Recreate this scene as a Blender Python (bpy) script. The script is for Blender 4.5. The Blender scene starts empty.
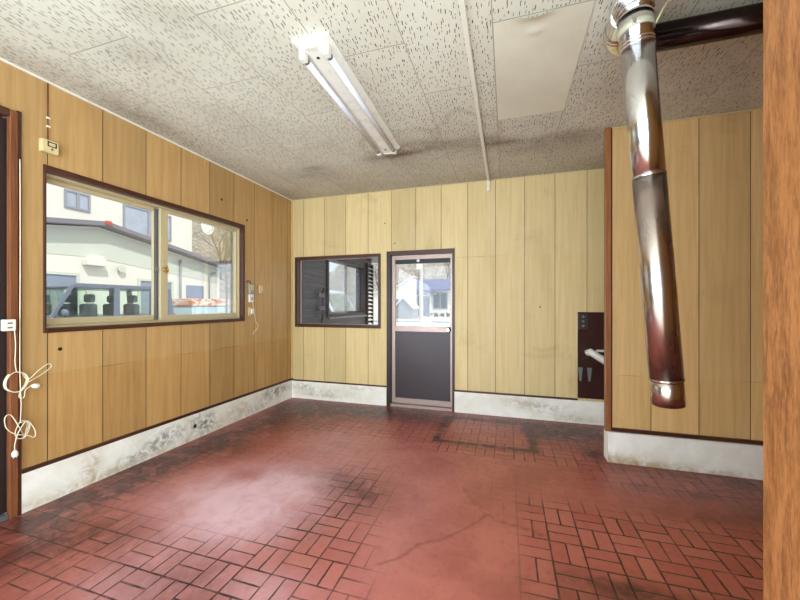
import bpy, bmesh, math, random
import numpy as np
from mathutils import Vector, Matrix

R = math.radians
S = bpy.context.scene
COL = S.collection

# ------------------------------------------------------------------ camera
cam_d = bpy.data.cameras.new('camera')
cam = bpy.data.objects.new('camera', cam_d); COL.objects.link(cam)
cam.location = (0, 0, 1.17)
cam.rotation_euler = (R(90), 0, R(17.1))
cam_d.sensor_width = 36
cam_d.lens = 348 / 800 * 36
cam_d.shift_y = 5 / 800
cam_d.clip_start = 0.02
S.camera = cam

# ------------------------------------------------------------------ sky, sun, added area lights, exposure
W = bpy.data.worlds.new('world'); S.world = W; W.use_nodes = True
bg = W.node_tree.nodes['Background']
bg.inputs['Color'].default_value = (0.9, 0.95, 1.0, 1)
bg.inputs['Strength'].default_value = 0.95

sd = bpy.data.lights.new('sun', 'SUN'); sd.energy = 2.2; sd.angle = R(1.5); sd.color = (1, 0.96, 0.9)
sun = bpy.data.objects.new('sun', sd); COL.objects.link(sun)
sun.rotation_euler = Vector((-0.62, 0.42, -0.80)).to_track_quat('-Z', 'Y').to_euler()


def area(name, loc, look, sx, sy, power, col):
    a = bpy.data.lights.new(name, 'AREA'); a.shape = 'RECTANGLE'
    a.size, a.size_y, a.energy, a.color = sx, sy, power, col
    o = bpy.data.objects.new(name, a); COL.objects.link(o); o.location = loc
    o.rotation_euler = Vector(look).to_track_quat('-Z', 'Z').to_euler()
    return o


# added area light behind the camera, in an unseen opening, brightens the room
area('fill_front', (0.0, -2.4, 1.22), (0.0, 1, 0.22), 4.9, 2.3, 175, (0.81, 0.95, 1.08))
# added area light on the right, out of view, brightens the left wall
area('fill_right', (2.5, -0.9, 1.2), (-1, 0.25, 0.3), 2.4, 2.1, 60, (0.81, 0.95, 1.08))
# added area light left of the camera, out of view, brightens flue and partition
area('fill_left', (-2.52, -1.45, 1.2), (1, 0.3, 0.25), 1.8, 2.2, 85, (0.81, 0.95, 1.08))

V = S.view_settings
V.view_transform = 'Standard'; V.look = 'None'; V.gamma = 1.0; V.exposure = 0.4
try: V.use_curve_mapping = False
except Exception: pass
S.cycles.max_bounces = 10; S.cycles.diffuse_bounces = 6; S.cycles.transparent_max_bounces = 16
S.cycles.glossy_bounces = 6
S.cycles.use_denoising = True
S.cycles.sample_clamp_indirect = 6

# ------------------------------------------------------------------ node helpers


def srgb(r, g, b):
    f = lambda c: (c / 255 / 12.92) if c / 255 <= 0.04045 else ((c / 255 + 0.055) / 1.055) ** 2.4
    return (f(r), f(g), f(b), 1)


class NT:
    """a small expression builder over a material's node tree"""
    def __init__(self, name):
        self.m = bpy.data.materials.new(name); self.m.use_nodes = True
        self.t = self.m.node_tree; self.b = self.t.nodes['Principled BSDF']
        self.out = self.t.nodes['Material Output']
        self._co = None

    def n(self, t, **k):
        x = self.t.nodes.new(t)
        for a, v in k.items(): setattr(x, a, v)
        return x

    def put(self, s, v):
        if isinstance(v, bpy.types.NodeSocket): self.t.links.new(v, s)
        elif v is not None: s.default_value = v

    def math(self, op, a, b=None, c=None, clamp=False):
        x = self.n('ShaderNodeMath', operation=op, use_clamp=clamp)
        for i, v in enumerate((a, b, c)): self.put(x.inputs[i], v)
        return x.outputs[0]

    def co(self):
        if self._co is None:
            g = self.n('ShaderNodeTexCoord'); s = self.n('ShaderNodeSeparateXYZ')
            self.t.links.new(g.outputs['Object'], s.inputs[0])
            self._co = (g.outputs['Object'], s.outputs[0], s.outputs[1], s.outputs[2])
        return self._co

    def vec(self, x, y, z):
        c = self.n('ShaderNodeCombineXYZ')
        for i, v in enumerate((x, y, z)): self.put(c.inputs[i], v)
        return c.outputs[0]

    def scaled(self, v, s):
        x = self.n('ShaderNodeVectorMath', operation='MULTIPLY')
        self.put(x.inputs[0], v); x.inputs[1].default_value = s
        return x.outputs[0]

    def noise(self, v, scale, detail=4, rough=0.55, dist=0.0, out=0):
        x = self.n('ShaderNodeTexNoise')
        self.put(x.inputs['Vector'], v); x.inputs['Scale'].default_value = scale
        x.inputs['Detail'].default_value = detail; x.inputs['Roughness'].default_value = rough
        x.inputs['Distortion'].default_value = dist
        return x.outputs[out]

    def white(self, v, dim='3D'):
        x = self.n('ShaderNodeTexWhiteNoise', noise_dimensions=dim)
        self.put(x.inputs['W' if dim == '1D' else 'Vector'], v)
        return x.outputs[0]

    def ramp(self, f, lo, hi, a=0.0, b=1.0):
        x = self.n('ShaderNodeMapRange', interpolation_type='SMOOTHSTEP'); x.clamp = True
        self.put(x.inputs[0], f)
        for i, v in enumerate((lo, hi, a, b)): x.inputs[i + 1].default_value = v
        return x.outputs[0]

    def mix(self, f, a, b, mode='MIX'):
        x = self.n('ShaderNodeMix', data_type='RGBA', blend_type=mode)
        self.put(x.inputs[0], f); self.put(x.inputs[6], a); self.put(x.inputs[7], b)
        return x.outputs[2]

    def attr(self, name):
        x = self.n('ShaderNodeAttribute', attribute_name=name)
        return x.outputs['Fac']

    def bump(self, h, strength=0.3, dist=0.01):
        x = self.n('ShaderNodeBump'); x.inputs['Strength'].default_value = strength
        x.inputs['Distance'].default_value = dist
        self.put(x.inputs['Height'], h)
        self.t.links.new(x.outputs[0], self.b.inputs['Normal'])

    def set(self, **k):
        for a, v in k.items():
            self.put(self.b.inputs[{'color': 'Base Color', 'rough': 'Roughness', 'metal': 'Metallic',
                                    'spec': 'Specular IOR Level', 'coat': 'Coat Weight'}[a]], v)
        return self.m


def simple(name, rgb, rough=0.5, metal=0.0, spec=0.5, var=0.12, scale=14):
    n = NT(name); c = n.co()[0]
    f = n.noise(c, scale, 5)
    col = srgb(*rgb)
    a = tuple(v * (1 - var) for v in col[:3]) + (1,); b = tuple(min(1, v * (1 + var)) for v in col[:3]) + (1,)
    n.set(color=n.mix(f, a, b), rough=n.ramp(f, 0.2, 0.8, max(0, rough - 0.06), min(1, rough + 0.06)), metal=metal, spec=spec)
    return n.m


def panel_material(name, axis, off, pitch, light, dark, grain, seam_z):
    """printed-grain plywood sheets with dark V grooves, aged"""
    n = NT(name); co, x, y, z = n.co()
    u = x if axis == 'x' else y
    t = n.math('DIVIDE', n.math('SUBTRACT', u, off), pitch)
    idx = n.math('FLOOR', t); fr = n.math('FRACT', t)
    d = n.math('MULTIPLY', n.math('MINIMUM', fr, n.math('SUBTRACT', 1.0, fr)), pitch)
    groove = n.ramp(d, 0.0012, 0.0032, 1, 0)
    rnd = n.white(idx, '1D')
    off_u = n.math('ADD', u, n.math('MULTIPLY', rnd, 7.3))
    g1 = n.noise(n.vec(n.math('MULTIPLY', off_u, 34), 0.0, n.math('MULTIPLY', z, 1.6)), 1.0, 5, 0.6, 0.35)
    g2 = n.noise(n.vec(n.math('MULTIPLY', off_u, 160), 0.0, n.math('MULTIPLY', z, 5)), 1.0, 3, 0.6)
    g3 = n.noise(n.vec(n.math('MULTIPLY', off_u, 4), 3.0, n.math('MULTIPLY', z, 1.1)), 1.0, 4, 0.55, 0.6)
    c = n.mix(n.ramp(g1, 0.3, 0.72), light, dark)
    c = n.mix(n.math('MULTIPLY', n.ramp(g2, 0.5, 0.75), 0.18), c, grain)
    c = n.mix(n.math('MULTIPLY', n.ramp(g3, 0.52, 0.8), 0.28), c, grain)
    # every sheet a little different
    c = n.mix(1.0, c, n.mix(rnd, (0.86, 0.85, 0.82, 1), (1.1, 1.09, 1.08, 1)), 'MULTIPLY')
    # grime: along some seams, smudges, towards the skirting and under the ceiling
    s = n.noise(co, 2.3, 6, 0.62, 0.5)
    st = n.math('MULTIPLY', n.ramp(s, 0.56, 0.85), 0.32)
    c = n.mix(st, c, srgb(112, 78, 42))
    wide = n.math('MULTIPLY', n.ramp(d, 0.0, 0.02, 1, 0), n.ramp(n.noise(co, 3.1, 4), 0.5, 0.8, 0.0, 0.3))
    c = n.mix(wide, c, srgb(105, 72, 38))
    # cross joint of the sheets, only here and there, paler wood below it
    zj = n.math('SUBTRACT', z, seam_z)
    sj = n.math('MULTIPLY', n.ramp(n.math('ABSOLUTE', zj), 0.0012, 0.004, 1, 0), n.ramp(n.noise(co, 2.7, 3), 0.45, 0.65, 0.0, 0.6))
    c = n.mix(sj, c, srgb(92, 64, 36))
    c = n.mix(n.math('MULTIPLY', n.ramp(zj, -0.02, 0.02, 0.0, 1.0), 0.08), c, srgb(226, 212, 168))
    c = n.mix(groove, c, srgb(58, 40, 24))
    n.set(color=c, rough=n.ramp(g1, 0.3, 0.7, 0.42, 0.55), spec=0.35)
    n.bump(n.math('SUBTRACT', n.math('MULTIPLY', g2, 0.08), groove), 0.35, 0.003)
    return n.m


def wood(name, light, dark, axis='z', rough=0.45, fine=120, along=4):
    n = NT(name); co, x, y, z = n.co()
    sc = {'z': (fine, fine, along), 'y': (fine, along, fine), 'x': (along, fine, fine)}[axis]
    v = n.scaled(co, sc)
    a = n.noise(v, 1.0, 5, 0.65, 0.3); b = n.noise(n.scaled(co, tuple(q / 6 for q in sc)), 1.0, 4, 0.6, 0.5)
    f = n.math('ADD', n.math('MULTIPLY', a, 0.6), n.math('MULTIPLY', b, 0.5))
    n.set(color=n.mix(n.ramp(f, 0.4, 0.72), light, dark), rough=rough, spec=0.4)
    n.bump(a, 0.12, 0.002)
    return n.m


M = {}
M['panel_left'] = panel_material('panel_left', 'y', 1.361, 0.2951, srgb(192, 152, 96), srgb(174, 133, 78), srgb(140, 98, 52), 0.755)
M['panel_back'] = panel_material('panel_back', 'x', -2.44, 0.2903, srgb(220, 198, 146), srgb(209, 185, 131), srgb(186, 158, 104), 1.69)
M['panel_part'] = panel_material('panel_partition', 'x', 1.0055, 0.2903, srgb(230, 190, 130), srgb(214, 173, 112), srgb(186, 143, 86), 0.645)
M['dark_wood'] = wood('dark_stained_wood', srgb(86, 50, 36), srgb(52, 29, 22), 'z', 0.35)
M['dark_wood_y'] = wood('dark_stained_wood_rail', srgb(86, 50, 36), srgb(52, 29, 22), 'y', 0.35)
M['dark_wood_x'] = wood('dark_stained_wood_head', srgb(86, 50, 36), srgb(52, 29, 22), 'x', 0.35)
M['brown_wood'] = wood('brown_stained_wood', srgb(132, 80, 48), srgb(90, 50, 31), 'z', 0.4)
M['post_wood'] = wood('mid_brown_post_wood', srgb(170, 110, 66), srgb(124, 74, 42), 'z', 0.4)
M['jamb_wood'] = wood('varnished_lauan', srgb(172, 114, 66), srgb(118, 72, 38), 'z', 0.45, 210, 34)
M['beige_alu'] = simple('beige_anodised_aluminium', (205, 190, 152), 0.38, 0.25, var=0.06)
M['grey_alu'] = simple('grey_weathered_aluminium', (116, 116, 118), 0.4, 0.4, var=0.1)
M['bronze_alu'] = simple('bronze_anodised_aluminium', (168, 146, 136), 0.36, 0.45, var=0.06)
M['bronze_dark'] = simple('dark_bronze_aluminium', (52, 40, 38), 0.38, 0.3)
M['kick'] = simple('brown_kick_plate', (56, 44, 46), 0.34, 0.2, var=0.05, scale=2)
M['black'] = simple('black_rubber', (18, 16, 16), 0.5)
M['white_paint'] = simple('white_enamel', (236, 235, 226), 0.3, var=0.04)
M['white_plastic'] = simple('white_plastic', (228, 226, 214), 0.4, var=0.04)
M['cream_plastic'] = simple('cream_plastic', (206, 190, 140), 0.45, var=0.06)
M['grey_plastic'] = simple('grey_plastic', (160, 156, 146), 0.45)
M['ivory_cord'] = simple('ivory_cord', (226, 214, 186), 0.5)
M['tube_glass'] = simple('fluorescent_tube_glass', (222, 222, 232), 0.15, var=0.03)
M['brass'] = simple('brass', (196, 160, 92), 0.28, 0.9)
M['chrome'] = simple('chrome', (215, 212, 210), 0.12, 1.0, var=0.03)


def concrete_material():
    n = NT('whitewashed_concrete_curb'); co, x, y, z = n.co()
    a = n.noise(co, 5, 6, 0.65, 0.4); b = n.noise(co, 22, 5, 0.7)
    c = n.mix(n.ramp(a, 0.3, 0.7), srgb(246, 243, 234), srgb(232, 227, 212))
    c = n.mix(n.math('MULTIPLY', n.ramp(b, 0.58, 0.85), 0.3), c, srgb(190, 176, 150))
    # splash and mould marks given per vertex
    m = n.math('MULTIPLY', n.attr('mould'), n.ramp(n.noise(co, 17, 6, 0.7, 0.8), 0.36, 0.62))
    c = n.mix(m, c, srgb(58, 52, 44))
    t = n.math('MULTIPLY', n.attr('tan'), n.ramp(n.noise(co, 12, 6, 0.7, 0.8), 0.3, 0.62))
    c = n.mix(t, c, srgb(176, 152, 112))
    n.set(color=c, rough=0.8, spec=0.25)
    n.bump(n.math('ADD', n.math('MULTIPLY', a, 0.6), n.math('MULTIPLY', b, 0.4)), 0.4, 0.01)
    return n.m


M['concrete'] = concrete_material()


def floor_material():
    n = NT('red_brick_pattern_floor'); co, x, y, z = n.co()
    PX, PY, X0, Y0 = 0.1472, 0.1475, 0.3475, 1.872
    tx = n.math('DIVIDE', n.math('SUBTRACT', x, X0), PX); ty = n.math('DIVIDE', n.math('SUBTRACT', y, Y0), PY)
    wob = n.noise(co, 30, 3); wob2 = n.math('MULTIPLY', n.math('SUBTRACT', wob, 0.5), 0.02)
    tx = n.math('ADD', tx, wob2); ty = n.math('ADD', ty, wob2)
    ix, iy = n.math('FLOOR', tx), n.math('FLOOR', ty); fx, fy = n.math('FRACT', tx), n.math('FRACT', ty)
    par = n.math('FLOORED_MODULO', n.math('ADD', ix, iy), 2.0)     # 0: upright pair, 1: lying pair
    edge = lambda f: n.math('MINIMUM', f, n.math('SUBTRACT', 1.0, f))
    dx, dy = edge(fx), edge(fy)
    mx = n.math('ABSOLUTE', n.math('SUBTRACT', fx, 0.5)); my = n.math('ABSOLUTE', n.math('SUBTRACT', fy, 0.5))
    mid = n.math('ADD', n.math('MULTIPLY', mx, n.math('SUBTRACT', 1.0, par)), n.math('MULTIPLY', my, par))
    dmin = n.math('MULTIPLY', n.math('MINIMUM', n.math('MINIMUM', dx, dy), mid), PX)
    gw = n.ramp(n.noise(co, 6, 3), 0.3, 0.7, 0.0, 0.0022)
    line = n.ramp(n.math('SUBTRACT', dmin, gw), 0.0016, 0.0042, 1, 0)
    vis = n.attr('grout')
    visn = n.math('MULTIPLY', vis, n.ramp(n.noise(co, 9, 5, 0.65), 0.22, 0.55, 0.25, 1.0))
    line = n.math('MULTIPLY', line, visn)
    half = n.math('FLOOR', n.math('MULTIPLY', 2.0, n.math('ADD', n.math('MULTIPLY', fx, n.math('SUBTRACT', 1.0, par)), n.math('MULTIPLY', fy, par))))
    bid = n.white(n.vec(ix, iy, half))
    a = n.noise(co, 3.2, 7, 0.6, 0.4); b = n.noise(co, 26, 6, 0.7, 0.2); cf = n.noise(co, 120, 3, 0.7)
    base = n.mix(n.ramp(a, 0.28, 0.72), srgb(186, 108, 94), srgb(160, 84, 74))
    brick = n.mix(bid, srgb(168, 84, 72), srgb(190, 110, 95))
    c = n.mix(n.math('MULTIPLY', vis, 0.7), base, brick)
    c = n.mix(n.math('MULTIPLY', n.ramp(b, 0.5, 0.78), 0.4), c, srgb(122, 54, 46))
    c = n.mix(n.math('MULTIPLY', n.ramp(cf, 0.55, 0.8), 0.16), c, srgb(206, 128, 110))
    du = n.math('MULTIPLY', n.attr('dust_glint'), n.ramp(n.noise(co, 7, 7, 0.7, 0.6), 0.2, 0.62, 0.5, 1.0))
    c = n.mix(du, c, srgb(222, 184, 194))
    tn = n.math('MULTIPLY', n.attr('tan'), n.ramp(n.noise(co, 9, 6, 0.7, 0.4), 0.3, 0.6))
    c = n.mix(tn, c, srgb(120, 62, 40))
    di = n.math('MULTIPLY', n.attr('dirt'), n.ramp(n.noise(co, 8, 7, 0.72, 0.7), 0.28, 0.62, 0.3, 1.25), None, True)
    c = n.mix(n.math('MULTIPLY', di, 0.85), c, srgb(50, 24, 20))
    c = n.mix(n.math('MULTIPLY', line, 0.95), c, srgb(34, 18, 17))
    cr = n.attr('crack')
    c = n.mix(n.math('MULTIPLY', cr, 0.6), c, srgb(120, 60, 48))
    rough = n.ramp(b, 0.3, 0.75, 0.28, 0.5)
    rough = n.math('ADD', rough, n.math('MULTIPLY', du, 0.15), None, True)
    n.set(color=c, rough=rough, spec=0.5)
    n.bump(n.math('SUBTRACT', n.math('MULTIPLY', n.math('ADD', b, a), 0.25), line), 0.35, 0.004)
    return n.m


M['floor'] = floor_material()


def ceiling_material():
    n = NT('fissured_ceiling_board'); co, x, y, z = n.co()
    PX, PY = 0.4329, 0.8903
    t = n.math('DIVIDE', n.math('ADD', x, 2.23), PX); ix = n.math('FLOOR', t); fx = n.math('FRACT', t)
    par = n.math('FLOORED_MODULO', ix, 2.0)
    yo = n.math('SUBTRACT', n.math('SUBTRACT', y, 1.252), n.math('MULTIPLY', par, PY / 2))
    ty = n.math('DIVIDE', yo, PY); iy = n.math('FLOOR', ty); fy = n.math('FRACT', ty)
    dx = n.math('MULTIPLY', n.math('MINIMUM', fx, n.math('SUBTRACT', 1.0, fx)), PX)
    dy = n.math('MULTIPLY', n.math('MINIMUM', fy, n.math('SUBTRACT', 1.0, fy)), PY)
    seam = n.ramp(n.math('MINIMUM', dx, dy), 0.0008, 0.0028, 1, 0)
    board = n.white(n.vec(ix, iy, 3.0))
    warp = n.noise(co, 70, 2, 0.5, out=1)
    cw = n.n('ShaderNodeVectorMath', operation='MULTIPLY_ADD')
    n.put(cw.inputs[0], warp); cw.inputs[1].default_value = (0.34, 0.3, 0.0)
    n.put(cw.inputs[2], n.vec(n.math('DIVIDE', x, 0.019), n.math('DIVIDE', y, 0.031), n.math('MULTIPLY', board, 20.0)))
    vo = n.n('ShaderNodeTexVoronoi', voronoi_dimensions='2D'); vo.inputs['Randomness'].default_value = 0.9
    vo.inputs['Scale'].default_value = 1.0
    n.put(vo.inputs['Vector'], cw.outputs[0])
    sub = n.n('ShaderNodeVectorMath', operation='SUBTRACT'); n.put(sub.inputs[0], cw.outputs[0]); n.put(sub.inputs[1], vo.outputs['Position'])
    sp = n.n('ShaderNodeSeparateXYZ'); n.put(sp.inputs[0], sub.outputs[0])
    rs = n.n('ShaderNodeSeparateColor'); n.put(rs.inputs[0], vo.outputs['Color'])
    lx = n.math('ABSOLUTE', n.math('ADD', sp.outputs[0], n.math('MULTIPLY', sp.outputs[1], 0.15)))
    wx = n.math('MULTIPLY_ADD', rs.outputs[1], 0.06, 0.05)
    wy = n.math('MULTIPLY_ADD', rs.outputs[2], 0.34, 0.09)
    ex = n.math('DIVIDE', lx, wx); ey = n.math('DIVIDE', n.math('ABSOLUTE', sp.outputs[1]), wy)
    q = n.math('MAXIMUM', ex, ey)
    mark = n.math('MULTIPLY', n.ramp(q, 0.85, 1.15, 1, 0), n.math('LESS_THAN', rs.outputs[0], 0.72))
    keep = n.ramp(n.math('MINIMUM', dx, dy), 0.004, 0.007)
    mark = n.math('MULTIPLY', mark, keep)
    a = n.noise(co, 1.6, 5, 0.6, 0.3); b = n.noise(co, 40, 4)
    c = n.mix(n.ramp(a, 0.3, 0.7), srgb(222, 220, 206), srgb(210, 207, 192))
    c = n.mix(n.math('MULTIPLY', board, 0.25), c, srgb(196, 190, 172))
    c = n.mix(n.math('MULTIPLY', n.ramp(b, 0.5, 0.8), 0.2), c, srgb(190, 180, 162))
    st = n.math('MULTIPLY', n.attr('dirt'), n.ramp(n.noise(co, 5, 6, 0.65, 0.5), 0.25, 0.6, 0.4, 1.0), None, True)
    c = n.mix(st, c, srgb(128, 110, 90))
    c = n.mix(n.math('MULTIPLY', n.attr('ring'), 0.3), c, srgb(150, 128, 98))
    c = n.mix(n.math('MULTIPLY', mark, 1.0), c, srgb(44, 36, 30))
    c = n.mix(n.math('MULTIPLY', seam, 0.75), c, srgb(112, 98, 80))
    n.set(color=c, rough=0.9, spec=0.15)
    n.bump(n.math('SUBTRACT', n.math('MULTIPLY', b, 0.1), n.math('ADD', mark, seam)), 0.4, 0.003)
    return n.m


M['ceiling'] = ceiling_material()


def plain_board_material():
    n = NT('smooth_replacement_board'); co, x, y, z = n.co()
    a = n.noise(co, 2.0, 5, 0.6); b = n.noise(co, 34, 3, 0.6)
    c = n.mix(n.ramp(a, 0.3, 0.7), srgb(226, 222, 204), srgb(214, 209, 190))
    c = n.mix(n.math('MULTIPLY', n.ramp(b, 0.68, 0.76), 0.35), c, srgb(160, 142, 112))
    n.set(color=c, rough=0.7, spec=0.25); n.bump(a, 0.1, 0.01)
    return n.m


M['plain_board'] = plain_board_material()


def glass(name, tint=(1, 1, 1), ior=1.45, boost=1.0, rough=0.0):
    m = bpy.data.materials.new(name); m.use_nodes = True; t = m.node_tree
    t.nodes.remove(t.nodes['Principled BSDF'])
    tr = t.nodes.new('ShaderNodeBsdfTransparent'); tr.inputs[0].default_value = (*tint, 1)
    gl = t.nodes.new('ShaderNodeBsdfGlossy'); gl.inputs['Roughness'].default_value = rough
    gl.inputs['Color'].default_value = (1, 1, 1, 1)
    fr = t.nodes.new('ShaderNodeFresnel'); fr.inputs[0].default_value = ior
    mu = t.nodes.new('ShaderNodeMath'); mu.operation = 'MULTIPLY'; mu.use_clamp = True
    mu.inputs[1].default_value = boost
    mx = t.nodes.new('ShaderNodeMixShader')
    t.links.new(fr.outputs[0], mu.inputs[0]); t.links.new(mu.outputs[0], mx.inputs[0])
    t.links.new(tr.outputs[0], mx.inputs[1]); t.links.new(gl.outputs[0], mx.inputs[2])
    t.links.new(mx.outputs[0], t.nodes['Material Output'].inputs[0])
    return m


M['glass'] = glass('window_glass', (0.97, 0.98, 0.98), 1.4, 0.6)
M['dark_glass'] = glass('smoked_glass', (0.07, 0.065, 0.08), 1.5, 1.0)
M['far_glass'] = simple('far_window_glass', (168, 176, 190), 0.15, 0.0, 1.0, var=0.25, scale=3)
M['mirror_glass'] = simple('reflecting_window_glass', (225, 230, 238), 0.03, 1.0, 1.0, var=0.03, scale=3)


def steel_material(name, col, rough):
    n = NT(name); co, x, y, z = n.co()
    a = n.noise(n.scaled(co, (9, 9, 2.5)), 1.0, 5, 0.6, 0.6); b = n.noise(co, 60, 4)
    c = n.mix(n.ramp(a, 0.4, 0.75), col, tuple(v * 0.78 for v in col[:3]) + (1,))
    n.set(color=c, rough=n.ramp(a, 0.3, 0.75, rough, rough + 0.14), metal=1.0)
    n.bump(n.math('ADD', a, n.math('MULTIPLY', b, 0.05)), 0.1, 0.01)
    return n.m


M['steel'] = steel_material('stainless_steel_flue', srgb(230, 230, 232), 0.13)
M['steel_dark'] = steel_material('dark_steel_flue', srgb(66, 56, 54), 0.1)  # flue steel in a much darker colour, for the horizontal pipe
M['steel_low'] = steel_material('dull_steel_flue', srgb(206, 194, 190), 0.16)  # slightly darker, warmer copy of the flue steel, for the lower pipe

# ------------------------------------------------------------------ mesh helpers


def tag(o, label=None, cat=None, group=None, kind=None):
    if label: o['label'] = label
    if cat: o['category'] = cat
    if group: o['group'] = group
    if kind: o['kind'] = kind
    return o


def empty(name, loc=(0, 0, 0), rz=0, **k):
    o = bpy.data.objects.new(name, None); COL.objects.link(o); o.location = loc; o.rotation_euler = (0, 0, rz)
    o.empty_display_size = 0.1
    return tag(o, **k)


class MB:
    def __init__(self): self.v = []; self.f = []; self.sm = []

    def add(self, vs, fs, smooth=False):
        b = len(self.v); self.v += [tuple(p) for p in vs]
        self.f += [tuple(b + i for i in f) for f in fs]; self.sm += [smooth] * len(fs)
        return self

    def box(self, x0, x1, y0, y1, z0, z1):
        p = [(x, y, z) for z in (z0, z1) for y in (y0, y1) for x in (x0, x1)]
        return self.add(p, [(0, 2, 3, 1), (4, 5, 7, 6), (0, 1, 5, 4), (2, 6, 7, 3), (0, 4, 6, 2), (1, 3, 7, 5)])

    def sweep(self, pts, rad, seg=12, cap=True, closed=False):
        """tube along points; rad a number or a list"""
        P = [Vector(p) for p in pts]; n = len(P)
        rr = rad if isinstance(rad, (list, tuple)) else [rad] * n
        T = []
        for i in range(n):
            a = P[i - 1] if i > 0 else (P[-1] if closed else P[0]); b = P[(i + 1) % n] if (i < n - 1 or closed) else P[i]
            T.append((b - a).normalized())
        up = Vector((0, 0, 1)) if abs(T[0].z) < 0.9 else Vector((0, 1, 0))
        N = (up - T[0] * up.dot(T[0])).normalized()
        vs = []
        for i in range(n):
            N = (N - T[i] * N.dot(T[i])).normalized(); B = T[i].cross(N)
            for k in range(seg):
                a = 2 * math.pi * k / seg
                vs.append(P[i] + (N * math.cos(a) + B * math.sin(a)) * rr[i])
        fs = []
        m = n if closed else n - 1
        for i in range(m):
            for k in range(seg):
                j = (i + 1) % n; l = (k + 1) % seg
                fs.append((i * seg + k, i * seg + l, j * seg + l, j * seg + k))
        self.add(vs, fs, True)
        if cap and not closed:
            b = len(self.v) - len(vs)
            self.f.append(tuple(b + k for k in reversed(range(seg)))); self.sm.append(False)
            self.f.append(tuple(b + (n - 1) * seg + k for k in range(seg))); self.sm.append(False)
        return self

    def prism(self, prof, axis, a0, a1):
        """extrude a 2-D outline along an axis; for 'x' the outline is (y,z), 'y': (x,z), 'z': (x,y)"""
        f = {'x': lambda p, a: (a, p[0], p[1]), 'y': lambda p, a: (p[0], a, p[1]), 'z': lambda p, a: (p[0], p[1], a)}[axis]
        n = len(prof); vs = [f(p, a0) for p in prof] + [f(p, a1) for p in prof]
        fs = [tuple(range(n)), tuple(reversed(range(n, 2 * n)))] + [(i, i + n, (i + 1) % n + n, (i + 1) % n) for i in range(n)]
        return self.add(vs, fs)

    def sphere(self, c, r, seg=14, ring=8):
        rx, ry, rz = r if isinstance(r, tuple) else (r, r, r)
        vs = [(c[0], c[1], c[2] - rz)]
        for i in range(1, ring):
            t = -math.pi / 2 + math.pi * i / ring
            for k in range(seg):
                a = 2 * math.pi * k / seg
                vs.append((c[0] + rx * math.cos(t) * math.cos(a), c[1] + ry * math.cos(t) * math.sin(a), c[2] + rz * math.sin(t)))
        vs.append((c[0], c[1], c[2] + rz)); top = len(vs) - 1
        fs = [(0, 1 + (k + 1) % seg, 1 + k) for k in range(seg)]
        for i in range(ring - 2):
            for k in range(seg):
                a, b = 1 + i * seg + k, 1 + i * seg + (k + 1) % seg
                fs.append((a, b, b + seg, a + seg))
        o = 1 + (ring - 2) * seg
        fs += [(o + k, o + (k + 1) % seg, top) for k in range(seg)]
        return self.add(vs, fs, True)

    def build(self, name, mat, parent=None, bevel=0.0, seg=2, loc=None, **k):
        me = bpy.data.meshes.new(name); me.from_pydata(self.v, [], self.f); me.validate()
        bm = bmesh.new(); bm.from_mesh(me); bmesh.ops.recalc_face_normals(bm, faces=bm.faces); bm.to_mesh(me); bm.free()
        if len(me.polygons) == len(self.sm): me.polygons.foreach_set('use_smooth', self.sm)
        o = bpy.data.objects.new(name, me); COL.objects.link(o)
        me.materials.append(M[mat] if isinstance(mat, str) else mat)
        if parent is not None: o.parent = parent
        if loc: o.location = loc
        if bevel:
            b = o.modifiers.new('bevel', 'BEVEL'); b.width = bevel; b.segments = seg; b.limit_method = 'ANGLE'; b.angle_limit = R(40)
        return tag(o, **k)


def bx(name, mat, b, parent=None, bevel=0.0, **k):
    return MB().box(*b).build(name, mat, parent, bevel, **k)


def cells(us, vs, holes):
    us = sorted(set(us)); vs = sorted(set(vs))
    inside = lambda u, v: any(h[0] < u < h[1] and h[2] < v < h[3] for h in holes)
    return us, vs, [[not inside((us[i] + us[i + 1]) / 2, (vs[j] + vs[j + 1]) / 2) for j in range(len(vs) - 1)] for i in range(len(us) - 1)]


def wall(name, mat, axis, p0, p1, u0, u1, z0, z1, holes=(), **k):
    """wall slab of thickness p0..p1 across axis, running u0..u1, with rectangular openings"""
    us = [u0, u1] + [h[0] for h in holes] + [h[1] for h in holes]; vs = [z0, z1] + [h[2] for h in holes] + [h[3] for h in holes]
    us = [u for u in us if u0 <= u <= u1]; vs = [v for v in vs if z0 <= v <= z1]
    us, vs, ok = cells(us, vs, holes)
    P = (lambda p, u, v: (p, u, v)) if axis == 'x' else (lambda p, u, v: (u, p, v))
    mb = MB()
    def solid(i, j): return 0 <= i < len(us) - 1 and 0 <= j < len(vs) - 1 and ok[i][j]
    for i in range(len(us) - 1):
        for j in range(len(vs) - 1):
            if not ok[i][j]: continue
            a, b, c, d = us[i], us[i + 1], vs[j], vs[j + 1]
            for p in (p0, p1): mb.add([P(p, a, c), P(p, b, c), P(p, b, d), P(p, a, d)], [(0, 1, 2, 3)])
            for di, dj, e in ((-1, 0, ((a, c), (a, d))), (1, 0, ((b, c), (b, d))), (0, -1, ((a, c), (b, c))), (0, 1, ((a, d), (b, d)))):
                if not solid(i + di, j + dj):
                    (ua, va), (ub, vb) = e
                    mb.add([P(p0, ua, va), P(p1, ua, va), P(p1, ub, vb), P(p0, ub, vb)], [(0, 1, 2, 3)])
    me = bpy.data.meshes.new(name); me.from_pydata(mb.v, [], mb.f)
    bm = bmesh.new(); bm.from_mesh(me); bmesh.ops.remove_doubles(bm, verts=bm.verts, dist=1e-5)
    bmesh.ops.recalc_face_normals(bm, faces=bm.faces); bm.to_mesh(me); bm.free()
    me.materials.append(M[mat]); o = bpy.data.objects.new(name, me); COL.objects.link(o)
    return tag(o, kind='structure', **k)


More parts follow.
